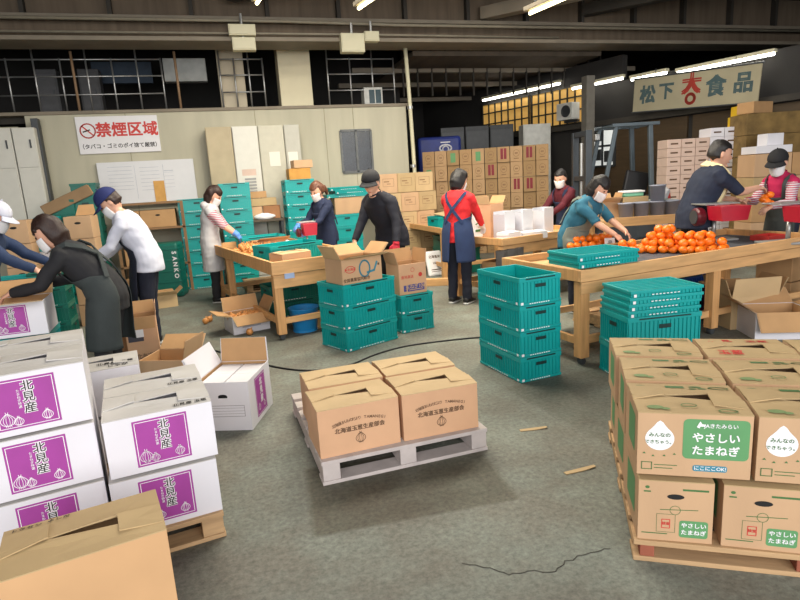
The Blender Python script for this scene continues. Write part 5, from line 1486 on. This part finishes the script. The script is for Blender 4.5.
carton('white lidded kraft box stacked above the orange tan carton', DP(304, 190, 9.2).xy.to_3d() + Vector((.0, .02, 1.775)), 8, .30, .22, .12, None, [], mat=KRAFT, top='flat')
# left background: crates, cartons, slanted board
for i, (px, n, y) in enumerate(((48, 6, 9.3), (67, 7, 9.45), (89, 8, 9.5))):
    p = PV(px, 210, y)
    for k in range(n): crate('teal crate against the wall left of the notice board, %s column, %s' % (('left', 'middle', 'right')[i], FT(k, n)), Vector((p.x, p.y, .215 * k)), (2, -2, 1)[i], 'teal crates left of the notice board', .31 if i != 2 else .34, .36, .215, TEALG if i else TEAL, False)
p, q = PV(40, 190, 9.3), PV(86, 168, 9.3)
d = q - p
o = thing('cardboard_tube', 'brown flattened cardboard lying slanted over the teal crates by the wall', 'cardboard', Vector((p.x, p.y, 1.36)))
MB().bar((0, 0, 0), (d.x, 0.06, d.z), .16, .13, .01, upv=(0, 1, 0)).build('sleeve', M('dull_brown_board', srgb(138, 112, 82), .8, .1, 5), o); MB().bar((d.x * .98, .06, d.z * .98), (d.x * 1.02, 0.06, d.z * 1.02), .13, .10, 0, upv=(0, 1, 0)).build('end_hollow', KRAFTD, o)
for i, (px, y, n, w_, labn) in enumerate(((17, 7.6, 5, .28, 'kraft carton in the stack at the left edge'), (82, 7.7, 5, .29, 'kraft carton in the stack between the two bending packers'))):
    p = PV(px, 225, y)
    for k in range(n):
        carton('%s, %s' % (labn, FT(k, n)), Vector((p.x, p.y, .262 * k)), (3, -2)[i] + (1 if k % 2 else -1), w_, .32, .258, ('kraft cartons behind the left edge man', 'kraft cartons between woman in black and man in white')[i],
               [('handle_hole', 'bgh', lambda w, d, h: FRONT(w, d, h).disc(0, h * .7, .035, .014).mesh('handle_hole', DARK))], mat=KRAFT, top='flat')
p = PV(76, 202, 7.7); o = tag(MB().slab([(-.10, 0, 0), (.12, .0, 0), (.10, .05, .12), (-.06, .05, .12)], .004).build('cardboard_sheet', KRAFTD, None), 'brown carton flap piece standing on the stack left of the navy cap', 'cardboard'); o.location = (PV(83, 202, 7.7).x, 7.68, 1.312)
for i, (px, py, d_) in enumerate(((15, 266, 5.9), (47, 263, 6.3))):
    p = DP(px, py, d_); n = 4
    for k in range(n): crate('teal crate behind the purple-label carton being packed, %s stack, %s' % (('left', 'right')[i], FT(k, n)), Vector((p.x, p.y, .19 * k)), (6, 2)[i], 'teal crates at the packing place', .5 if i == 0 else .34, .38, .19, TEAL if i == 0 else TEALG)
p = DP(32, 211, 8.4)
for k in range(6): crate('teal crate behind the left edge carton stack, %s' % FT(k, 6), Vector((p.x + .05, p.y, .2 * k)), 2, 'teal stencilled crates at far left', .50, .34, .2)
o = carton('small white carton on the floor stack before the woman in black', DP(38, 244, 6.9).xy.to_3d() + Vector((0, 0, .76)), 6, .24, .22, .14, None, [], mat=WHITEB, top='flat')
for k in range(4): carton('brown carton under the small white carton behind the packer in black, %s' % FT(k, 4), DP(38, 244, 6.9).xy.to_3d() + Vector((0, 0, .19 * k)), 6, .40, .30, .186, 'brown cartons under the small white carton', [], mat=KRAFTD, top='flat')
RACKW = M('rack_wood_dark', srgb(140, 108, 76), .8, .15, 5)
# goods under the notice board: rack of cartons
r = thing('storage_rack', 'low wooden rack of cartons under the notice board', 'rack', (PV(152, 230, 9.6).x, 9.72, 0))
for z in (.42, .98, 1.36): MB().box(-.5, .5, -.24, .24, z, z + .03, .003).build('shelf', RACKW, r)
for x in (-.48, .48):
    for y in (-.22, .22): MB().box(x - .02, x + .02, y - .02, y + .02, 0, 1.36).build('upright', RACKW, r)
rx = PV(152, 230, 9.6).x
for k, (x, z, w_) in enumerate(((-.22, .452, .40), (.22, .452, .40), (.12, 1.012, .50), (-.28, 1.012, .28), (-.25, 0, .42), (.22, 0, .42))):
    carton('brown carton on the rack under the notice board, %s' % ('middle shelf left', 'middle shelf right', 'upper shelf right', 'upper shelf left', 'floor level left', 'floor level right')[k], Vector((rx + x, 9.70, z)), 0, w_, .36, .26, 'brown cartons on the rack', [('handle_hole', 'bgh', lambda w, d, h: FRONT(w, d, h).disc(0, h * .7, .035, .014).mesh('handle_hole', DARK))], mat=KRAFTD, top='flat')
# green container standing on end
p = G(172, 297)
o = thing('plastic_bin', 'deep green plastic container standing on end with white lettering down its side', 'container', (p.x - .02, p.y + .12, 0), radians(-10))
b = MB(); b.box(-.23, .23, -.17, .17, 0, .80, .035); b.build('body', TEALG, o)
f = MB()
for k in range(5): f.box(-.235, .235, -.176, .176, .06 + k * .16, .085 + k * .16, .004)
f.build('ribs', TEALG, o)
P = Print((.0, -.178, 0), (1, 0, 0), (0, 0, 1), .002)
for i, ch in enumerate('SANKO'): P.text(ch, .17, .66 - i * .085, .085, .03, -pi / 2)
ob('lettering', P.mesh('lettering', WHITEP), o)
p = G(168, 306)
carton('flat yellowish carton on the floor before the green container', Vector((p.x - .02, p.y + .0, 0)), 12, .28, .24, .18, None, [], mat=KRAFT3, top='open', up=(30, 10, 20, 40))
FADED = M('faded_brown_ink', srgb(140, 108, 76), .8, .1)
# mid cartons right of the window
p = DP(404, 190, 9.85)
for k in range(5):
    for i in range(3):
        if k == 0 or not (k == 9):
            carton('kraft carton stacked right of the wall window, %s, %s column' % (FT(k, 5), ('left', 'middle', 'right')[i]), Vector((p.x - .30 + i * .315 + (.05 if k % 2 else 0), p.y, .322 * k)), -6, .305, .34, .316, 'kraft cartons right of the wall window',
                   [('small_print', 'mcp', lambda w, d, h: FRONT(w, d, h).frame(0, h * .55, w * .6, h * .4, .005).rect(-w * .1, h * .6, w * .3, h * .06).rect(w * .02, h * .48, w * .2, h * .04).mesh('small_print', FADED))], mat=(KRAFT3, KRAFT, KRAFT2)[(k + i) % 3], top='flat')
# the carton wall
p0, p1 = DP(422, 160, 11.0), DP(549, 152, 10.6)
p0.z = p1.z = 0; d = (p1 - p0); n = 10; aw = atan2(d.y, d.x); st = d / n; tw = d.length / n
KW = [M('kraft_wall_a', srgb(172, 138, 96), .75, .06, 5), M('kraft_wall_b', srgb(160, 128, 86), .75, .06, 5), M('kraft_wall_c', srgb(180, 146, 106), .75, .06, 5)]
def gp(w, d, h): return FRONT(w, d, h).rect(0, h * .5, w * .42, h * .62).mesh('label_panel', GREENP)
def rp_(w, d, h): return FRONT(w, d, h).rect(-w * .14, h * .55, w * .22, h * .7).rect(w * .14, h * .55, w * .22, h * .7).mesh('label_panel', MAROON)
def np_(w, d, h): return FRONT(w, d, h).ring(0, h * .55, w * .25, .008, 14, h * .22).rect(0, h * .55, w * .25, .03).rect(0, h * .2, w * .4, .02).mesh('small_print', FADED)
for k in range(7):
    for i in range(n):
        kind = 'n'
        if (k == 6 and i in (2, 4)) or (k == 4 and i == 2) or (k == 5 and i == 0): kind = 'g'
        if (k == 6 and i in (6, 8)) or (k == 5 and i == 5) or (k == 4 and i in (7, 8)) or (k == 3 and i == 4): kind = 'r'
        pr = {'g': ('label_panel', 'cwg', gp), 'r': ('label_panel', 'cwr', rp_), 'n': ('small_print', 'cwn', np_)}[kind]
        pos = p0 + st * (i + .5) + Vector((-sin(aw), cos(aw), 0)) * (.2 + .012 * ((i * 3 + k) % 4)); pos.z = .284 * k
        carton('%scarton in the tall carton wall, %s row, %s from the left' % ({'g': 'green-panel ', 'r': 'maroon-marked ', 'n': 'kraft '}[kind], FT(k, 7), ORD[i]), pos, math.degrees(aw), tw - .012, .36, .280, 'cartons of the tall carton wall', [pr], mat=KW[(i * 5 + k * 3) % 3], top='flat')
# bench of tubs behind the big table
p = DP(637, 214, 7.5); bx = Vector((p.x, p.y, 0))
r = thing('side_bench', 'low wooden bench of boxes and grey tubs behind the big table', 'bench', bx, radians(-14))
MB().box(-.55, .75, -.30, .30, .80, .84, .004).build('bench_top', WOODP, r); MB().box(-.55, .75, -.31, -.28, .76, .87, .003).build('front_board', WOOD, r)
for x in (-.5, .7):
    for y in (-.25, .25): MB().box(x - .03, x + .03, y - .03, y + .03, 0, .8).build('leg', WOODX, r)
def on_bench(x, y, z=0.0):
    a = radians(-14); return bx + Vector((x * cos(a) - y * sin(a), x * sin(a) + y * cos(a), .84 + z))
GT = M('grey_tub', srgb(142, 146, 162), .5, .06)
for i, (x, y, z, lab) in enumerate(((-.22, -.16, 0, 'first grey tub on the side bench, nearest the woman in teal'), (-.02, -.16, 0, 'second grey tub on the side bench'), (.19, -.15, 0, 'third grey tub on the side bench'), (.38, -.15, 0, 'fourth grey tub on the side bench, nearest the man with the towel'), (.19, -.15, .202, 'grey tub stacked on top of the third one on the side bench'))):
    o = thing('plastic_tub', lab, 'tub', on_bench(x, y, z), 0, 'grey tubs on the side bench')
    MB().lathe([(0, 0), (.08, 0), (.094, .185), (.10, .185), (.10, .20), (.089, .20), (.077, .008), (0, .008)], 18).build('body', GT, o, True)
for i, (x, y, w_, d_, h_, m_, lab) in enumerate(((-.38, .12, .30, .24, .22, KRAFT, 'kraft carton on the left end of the side bench'), (-.02, .14, .34, .26, .26, KRAFT3, 'pale kraft carton in the middle of the side bench'), (.38, .14, .30, .24, .20, M('pale_green_white', srgb(196, 202, 190), .6), 'greyish white carton on the right of the side bench'))):
    carton(lab, on_bench(x, y), -14 + 4 * i, w_, d_, h_, None, [], mat=m_, top='open' if i == 0 else 'flat', **({'up': (30, 60, 40, 70)} if i == 0 else {}))
o = thing('plastic_tray', 'pale green plastic tray on the pale kraft carton of the side bench', 'tray', on_bench(-.02, .14, .264), radians(-14)); MB().box(-.13, .13, -.09, .09, 0, .05, .012).build('body', M('mint', srgb(120, 186, 160), .5), o); MB().box(-.14, .14, -.10, .10, .05, .075, .006).build('lid', WHITEP, o)
o = thing('plastic_bag', 'bunched clear plastic bag on the greyish white carton of the side bench', 'bag', on_bench(.38, .14, .203)); b = MB(); b.sphere((0, 0, .06), (.13, .10, .09), 14, 10)
for v in b.bm.verts: v.co += v.co.normalized() * .05 * noise.noise(v.co * 12); v.co.z = max(0, v.co.z)
b.build('film', M('plastic_film', (1, 1, 1)), o, True)
o = thing('cloth_bundle', 'red cloth lying at the right end of the side bench', 'cloth', on_bench(.62, -.12)); b = MB(); b.sphere((0, 0, .03), (.10, .09, .05), 12, 8)
for v in b.bm.verts: v.co += v.co.normalized() * .03 * noise.noise(v.co * 16); v.co.z = max(0, v.co.z)
b.build('cloth', cloth('red_cloth', srgb(180, 36, 44)), o, True)
# pinkish and white carton pile on the right
p0 = DP(662, 166, 8.9); rz = -16; a = radians(rz); U3 = Vector((cos(a), sin(a), 0)); V3 = Vector((-sin(a), cos(a), 0)); b0 = Vector((p0.x, p0.y, 0))
LBL = [('small_print', 'pkp', lambda w, d, h: FRONT(w, d, h).rect(0, h * .5, w * .55, h * .18).mesh('small_print', BROWNINK))]
for i in range(6):
    tall = (14, 14, 14, 15, 15, 15)[i]
    for k in range(tall):
        pinkish = i < 3
        if k < 5 and False: continue
        carton('%s flat carton behind the man with the towel, %s column, %s' % ('pinkish' if pinkish else 'white', ORD[i], FT(k, tall)), b0 + U3 * (.10 + i * .215) + Vector((0, 0, .132 * k)) + V3 * .0, rz, .207, .34, .129, 'pinkish flat cartons on the right' if pinkish else 'white flat cartons on the right', LBL, mat=PINKB if pinkish else WHITEB, top='flat')
for k in range(2): carton('yellow carton on top of the white flat cartons, %s' % ('lower', 'upper')[k], b0 + U3 * (1.15 + .02 * k) + Vector((0, 0, .132 * 15 + .003 + .15 * k)), rz + 5 * k, .22 - .05 * k, .2, .145, 'yellow cartons on the white pile', [], mat=YELLOW, top='flat')
# kraft stack at the right edge
p0 = DP(742, 150, 8.1); b0 = Vector((p0.x, p0.y, 0))
HH = [('handle_hole', 'khh', lambda w, d, h: FRONT(w, d, h).rect(-.035, h * .5, .03, .06).rect(.035, h * .5, .03, .06).mesh('handle_hole', DARK))]
for k in range(5):
    for i in range(3):
        carton('large kraft carton stacked at the right edge, %s, %s column' % (FT(k, 5), ('left', 'middle', 'right')[i]), b0 + U3 * (.26 + i * .52) + Vector((0, 0, .31 * k)) + V3 * -.1, rz, .51, .40, .305, 'large kraft cartons at the right edge', HH, mat=(KRAFT2, KRAFT, KRAFTD)[(i + k) % 3], top='flat')
carton('flat white carton lying on the kraft stack behind the woman in pink', b0 + U3 * .28 + V3 * -.1 + Vector((0, 0, 1.553)), rz, .50, .34, .10, None, [], mat=WHITEB, top='flat')
carton('small white carton on the flat white one behind the woman in pink', b0 + U3 * .34 + V3 * -.08 + Vector((0, 0, 1.656)), rz + 4, .24, .2, .16, None, [], mat=WHITEB, top='flat')
SACKM = M('rough_bark_brown', srgb(122, 98, 56), .9, .3, 7, .6, 18)
for k in range(7):
    carton('brown weathered carton in the tall rear stack at right, %s' % FT(k, 7), b0 + U3 * .72 + V3 * .52 + Vector((0, 0, .305 * k)), rz, .98, .44, .30, 'weathered cartons of the tall rear stack', [], mat=SACKM, top='flat')
carton('tilted kraft carton lying on top of the tall rear stack at the right', b0 + U3 * .45 + V3 * .50 + Vector((0, 0, 2.137)), rz + 24, .42, .26, .16, None, [], mat=KRAFTD, top='flat')

# ================================================================ FORKLIFT
p = DP(606, 170, 9.4); FL = thing('forklift', 'dark grey forklift truck with overhead guard parked before the shutters', 'forklift', (p.x, p.y, 0), radians(-13 + 180))
DK = M('forklift_grey', srgb(58, 64, 70), .45, .1); FG = M('forklift_frame', srgb(76, 88, 96), .45, .08)
# local +x = forks
b = MB(); b.box(-.75, .25, -.34, .34, .25, .78, .04); b.box(-.95, -.35, -.36, .36, .3, 1.0, .06); b.build('body', DK, FL)
for sy in (-1, 1):
    MB().box(.36, .46, sy * .28 - .04, sy * .28 + .04, .05, 2.08, .006).build('mast_rail', DK, FL)
    MB().bar((.24, sy * .32, .75), (-.02, sy * .32, 2.12), .06, .05, .008).build('guard_pillar', FG, FL)
    MB().bar((-.62, sy * .32, .95), (-.56, sy * .32, 2.12), .07, .06, .008).build('guard_pillar', FG, FL)
    MB().bar((.48, sy * .2, .05), (1.35, sy * .2, .05), .10, .04, .004).build('fork', STEELD, FL)
for z in (.5, 1.3, 2.0): MB().box(.37, .45, -.28, .28, z, z + .08, .004).build('mast_crossbar', DK, FL)
f = MB(); f.box(-.70, .05, -.36, -.30, 2.10, 2.15, .006); f.box(-.70, .05, .30, .36, 2.10, 2.15, .006)
for k in range(6): f.box(-.70 + k * .14, -.66 + k * .14, -.3, .3, 2.11, 2.14)
f.build('overhead_guard', FG, FL)
for x, r_ in ((.2, .25), (-.68, .22)):
    for sy in (-1, 1):
        t_ = MB().lathe([(.08, -.09), (r_ - .03, -.09), (r_, -.06), (r_, .06), (r_ - .03, .09), (.08, .09)], 24, Matrix.Translation((x, sy * .36, r_)) @ Matrix.Rotation(pi / 2, 4, 'X')).build('tyre', SHOEK, FL, True)
        MB().lathe([(0, -.07), (.10, -.07), (.10, .07), (0, .07)], 16, Matrix.Translation((x, sy * .36, r_)) @ Matrix.Rotation(pi / 2, 4, 'X')).build('hub', STEEL, t_)
s2 = MB().box(-.48, -.08, -.22, .22, .80, .92, .04).build('seat', SHOEK, FL); MB().bar((-.44, 0, .9), (-.54, 0, 1.4), .4, .09, .03).build('seat_back', SHOEK, s2)
MB().tube([(.18, 0, .78), (.06, 0, 1.1)], .02, 8).build('steering_column', STEELD, FL)
MB().lathe([(.13, 0), (.15, .012), (.17, 0), (.15, -.012), (.13, 0)], 20, Matrix.Translation((.05, 0, 1.12)) @ Matrix.Rotation(-.5, 4, 'Y')).build('steering_wheel', STEELD, FL)
b = MB(); b.tube([(.41, 0, .3), (.41, 0, 1.9)], .03, 8); b.build('lift_cylinder', STEEL, FL)
ob('work_lamp', MB().box(.02, .10, -.30, -.20, 1.94, 2.04, .01).mesh('work_lamp', STEEL), FL)
# red fire bucket on the floor stand right of the forklift
o = thing('traffic_cone', 'small red cone standing on the greyish bench right of the forklift', 'cone', on_bench(.52, .22)); MB().lathe([(.09, 0), (.09, .015), (.06, .02), (.02, .30), (0, .30)], 16).build('cone', REDP, o)

# ================================================================ FLOOR: cable, strips, joints
pts = [G(x, y) for x, y in ((200, 347), (232, 356), (268, 366), (300, 371), (330, 370), (352, 365), (376, 355), (405, 347), (440, 342), (480, 338), (540, 334))]
fine = []
for k in range(len(pts) - 1):
    p_1 = pts[max(k - 1, 0)]; p_2 = pts[k]; p_3 = pts[k + 1]; p_4 = pts[min(k + 2, len(pts) - 1)]
    for t in range(5):
        t /= 5; fine.append(.5 * ((2 * p_2) + (p_3 - p_1) * t + (2 * p_1 - 5 * p_2 + 4 * p_3 - p_4) * t * t + (3 * p_2 - p_1 - 3 * p_3 + p_4) * t ** 3) + Vector((0, 0, .007)))
tag(MB().tube(fine, .0075, 8).build('power_cable', SHOEK, None, True), 'black power cable lying in a curve across the concrete floor', 'cable')
for i, (a, b) in enumerate((((520, 431), (547, 428)), ((565, 474), (595, 467)))):
    p, q = G(*a), G(*b); m = (p + q) / 2; L = (q - p).length / 2
    o = MB().slab([(-L, -.012, 0), (L * .2, -.014, 0), (L, -.008, .004), (L, .010, .004), (0, .012, 0), (-L, .012, 0)], .004).build('cardboard_strip', KRAFT3, None); o.location = (m.x, m.y, .001); o.rotation_euler = (0, 0, atan2(q.y - p.y, q.x - p.x))
    tag(o, ['kraft cardboard strip on the floor in front of the free standing crate stack', 'kraft cardboard strip on the floor, nearer the camera than the other one'][i], 'cardboard strip')
JM = M('floor_crack_dark', srgb(70, 68, 62), .9)
cr_ = [G(x, y) for x, y in ((462, 563), (490, 568), (508, 574), (528, 571), (556, 572), (566, 562), (590, 552), (610, 549))]
cr_ = [v for a_1, b_1 in zip(cr_[:-1], cr_[1:]) for v in [a_1.lerp(b_1, t / 4) + Vector((0, random.uniform(-.008, .008), 0)) for t in range(4)]] + [cr_[-1]]
ck = Print((0, 0, 0), (1, 0, 0), (0, 1, 0), .0012).line([(v.x, v.y) for v in cr_], .005)
struct(ob('trim_23', ck.mesh('trim_23', JM)))

# ================================================================ PEOPLE
NAVY = cloth('navy_cloth', srgb(26, 30, 46)); NAVY2 = cloth('navy_apron_cloth', srgb(40, 56, 92)); BLACK = cloth('black_cloth', srgb(30, 30, 34)); CHAR = cloth('charcoal_apron_cloth', srgb(52, 58, 58))
WHT = cloth('white_sweat_cloth', srgb(206, 208, 222), .05); LGR = cloth('light_grey_hoodie', srgb(190, 188, 190), .06); REDC = cloth('red_sweat_cloth', srgb(214, 38, 44)); DRED = cloth('dark_red_fleece', srgb(84, 18, 32))
TEALC = cloth('teal_sweater', srgb(42, 100, 122)); NAVS = cloth('navy_shirt_cloth', srgb(28, 38, 66)); STRP = cloth('stripe_cloth', srgb(200, 196, 200)); DNAV = cloth('dark_navy_shirt', srgb(30, 38, 58)); PINK = cloth('pink_vest_cloth', srgb(190, 34, 84)); GAPR = cloth('grey_apron_cloth', srgb(112, 118, 108)); BLK2 = cloth('black_jumper', srgb(24, 25, 36))
CAPN = cloth('navy_cap_cloth', srgb(30, 40, 92)); CAPK = cloth('black_cap_cloth', srgb(26, 26, 30))
BGL = M('blue_glove', srgb(90, 140, 216), .5, .05); WGL = M('white_glove', srgb(214, 214, 218), .7, .04); RGL = M('red_glove', srgb(196, 36, 56), .6, .06)
NAVD = cloth('navy_work_jacket', srgb(44, 60, 92))
XY = lambda p: Vector((p.x, p.y, 0))
person('person in black with a charcoal cross-back apron and brown bob, leaning over the purple-label carton', XY(DP(93, 290, 4.15)), 168, 1.51, 41, (10, 10), (.46, .18, .90), (.44, -.16, .90), BLACK, pants=BLACK, hair=('bob', HAIRB), apron=(CHAR, 2.62, -.42, .33))
person('person cut off by the left edge in a navy jacket and white cap', XY(DP(-16, 255, 4.95)), -6, 1.56, 22, (20, 0), (.50, .16, .92), (.48, -.14, .90), NAVD, pants=NAVY, hair=('short', HAIRK), cap=(WHT, WHT))
person('person in a white sweatshirt, navy trousers and navy cap, packing at the left', XY(DP(145, 290, 5.7)), 178, 1.64, 25, (30, 8), (.40, .12, .93), (.38, -.14, .90), WHT, pants=NAVY, hair=('short', HAIRB), cap=(CAPN, CAPN), apron=(NAVY, 1.15, -.4, .34, 0), gloves=M('violet_glove', srgb(92, 80, 150), .5, .05), build=1.08)
person('person in a long light grey hoodie and blue gloves at the onion table', XY(DP(215, 262, 7.85)), -6, 1.58, 9, (30, -10), (.36, .10, .86), (.38, -.14, .86), LGR, hem=-.44, sleeve=.62, sleeve_mat=STRP, pants=BLACK, hair=('bob', HAIRB), gloves=BGL, hood=True)
person('person in a navy apron with reddish hair, mask and blue gloves behind the red scale', XY(DP(326, 232, 7.9)), 205, 1.55, 10, (20, 10), (.38, .12, .94), (.36, -.12, .98), NAVS, pants=NAVY, hair=('tied', HAIRR), gloves=BGL, apron=(NAVS, 1.6, -.4, .33))
person('grey haired person in a black cap and black jumper at the onion table', XY(DP(388, 245, 6.45)), 204, 1.66, 26, (6, 34), (.22, .42, .76), (.38, -.14, .82), BLK2, pants=BLACK, hair=('short', HAIRG), mask=False, cap=(CAPK, CAPK), gloves=RGL, glove_only=1, collar=BLK2, build=1.2)
person('person in a red sweatshirt with navy cross-back apron and white soled shoes, seen from behind', XY(G(461, 303)), 42, 1.58, 7, (24, -16), (.34, .16, .92), (.36, -.16, .88), REDC, pants=NAVY, hair=('bob', HAIRK), gloves=WGL, apron=(NAVY2, 3.08, -.36, .28))
person('person in a dark red fleece and navy apron with mask, behind the white file boxes', XY(DP(566, 190, 7.95)), 190, 1.52, 14, (12, 24), (.40, .14, .92), (.38, -.14, .9), DRED, pants=NAVY, hair=('short', HAIRK), apron=(NAVS, 1.4, -.4, .3))
person('person in a teal sweater with grey apron and mask, bending to the small tangerines', XY(DP(580, 232, 6.0)), -62, 1.50, 34, (20, 0), (.46, .10, .84), (.46, -.10, .82), TEALC, sleeve=.5, pants=NAVY, hair=('bob', HAIRK), apron=(GAPR, 1.6, -.4, .30), build=1.12)
towel_man = person('person in a dark navy shirt with a cream towel round the neck', XY(DP(700, 215, 6.1)), -20, 1.74, 24, (2, -4), (.40, .10, 1.08), (.52, -.10, 1.20), DNAV, sleeve=.5, pants=NAVY, hair=('short', HAIRK), mask=False, build=1.2, towel=M('cream_towel', srgb(226, 206, 160), .9, .08, 20, .3, 60))
person('person in a pink vest, black cap and white mask at the right edge', XY(DP(781, 215, 6.2)), 186, 1.58, 14, (16, 20), (.38, .14, 1.00), (.36, -.14, 1.06), PINK, build=.9, pants=NAVY, hair=('short', HAIRK), cap=(CAPK, CAPK), apron=(cloth('dark_grey_apron', srgb(62, 66, 64)), 1.2, -.4, .26), collar=PINK, sleeve_mat=STRP)
pr, psp, pHM, parms = towel_man
hp = pr.location + Matrix.Rotation(pr.rotation_euler.z, 3, 'Z') @ (parms[1][3] + Vector((.10, 0, -.05)))
for k in range(5):
    o = ob('tangerine', tang, None, hp + Vector((.035 * cos(k * 1.3), .035 * sin(k * 1.3), -.03 - .022 * k)))
    tag(o, 'orange tangerine of the bunch held up by the man with the towel', 'tangerine', 'tangerines in the held bunch')
# stripes on the striped sleeves
nt = STRP.node_tree; b_ = nt.nodes['Principled BSDF']
wv = nt.nodes.new('ShaderNodeTexWave'); wv.bands_direction = 'Z'; wv.inputs['Scale'].default_value = 14; wv.inputs['Distortion'].default_value = .3
tcn = [n for n in nt.nodes if n.type == 'TEX_COORD'][0]; nt.links.new(tcn.outputs['Object'], wv.inputs['Vector'])
cr2 = nt.nodes.new('ShaderNodeValToRGB'); cr2.color_ramp.interpolation = 'CONSTANT'; cr2.color_ramp.elements[1].position = .5
cr2.color_ramp.elements[0].color = (*srgb(206, 202, 206), 1); cr2.color_ramp.elements[1].color = (*srgb(176, 70, 96), 1)
nt.links.new(wv.outputs['Fac'], cr2.inputs['Fac']); nt.links.new(cr2.outputs['Color'], b_.inputs['Base Color'])
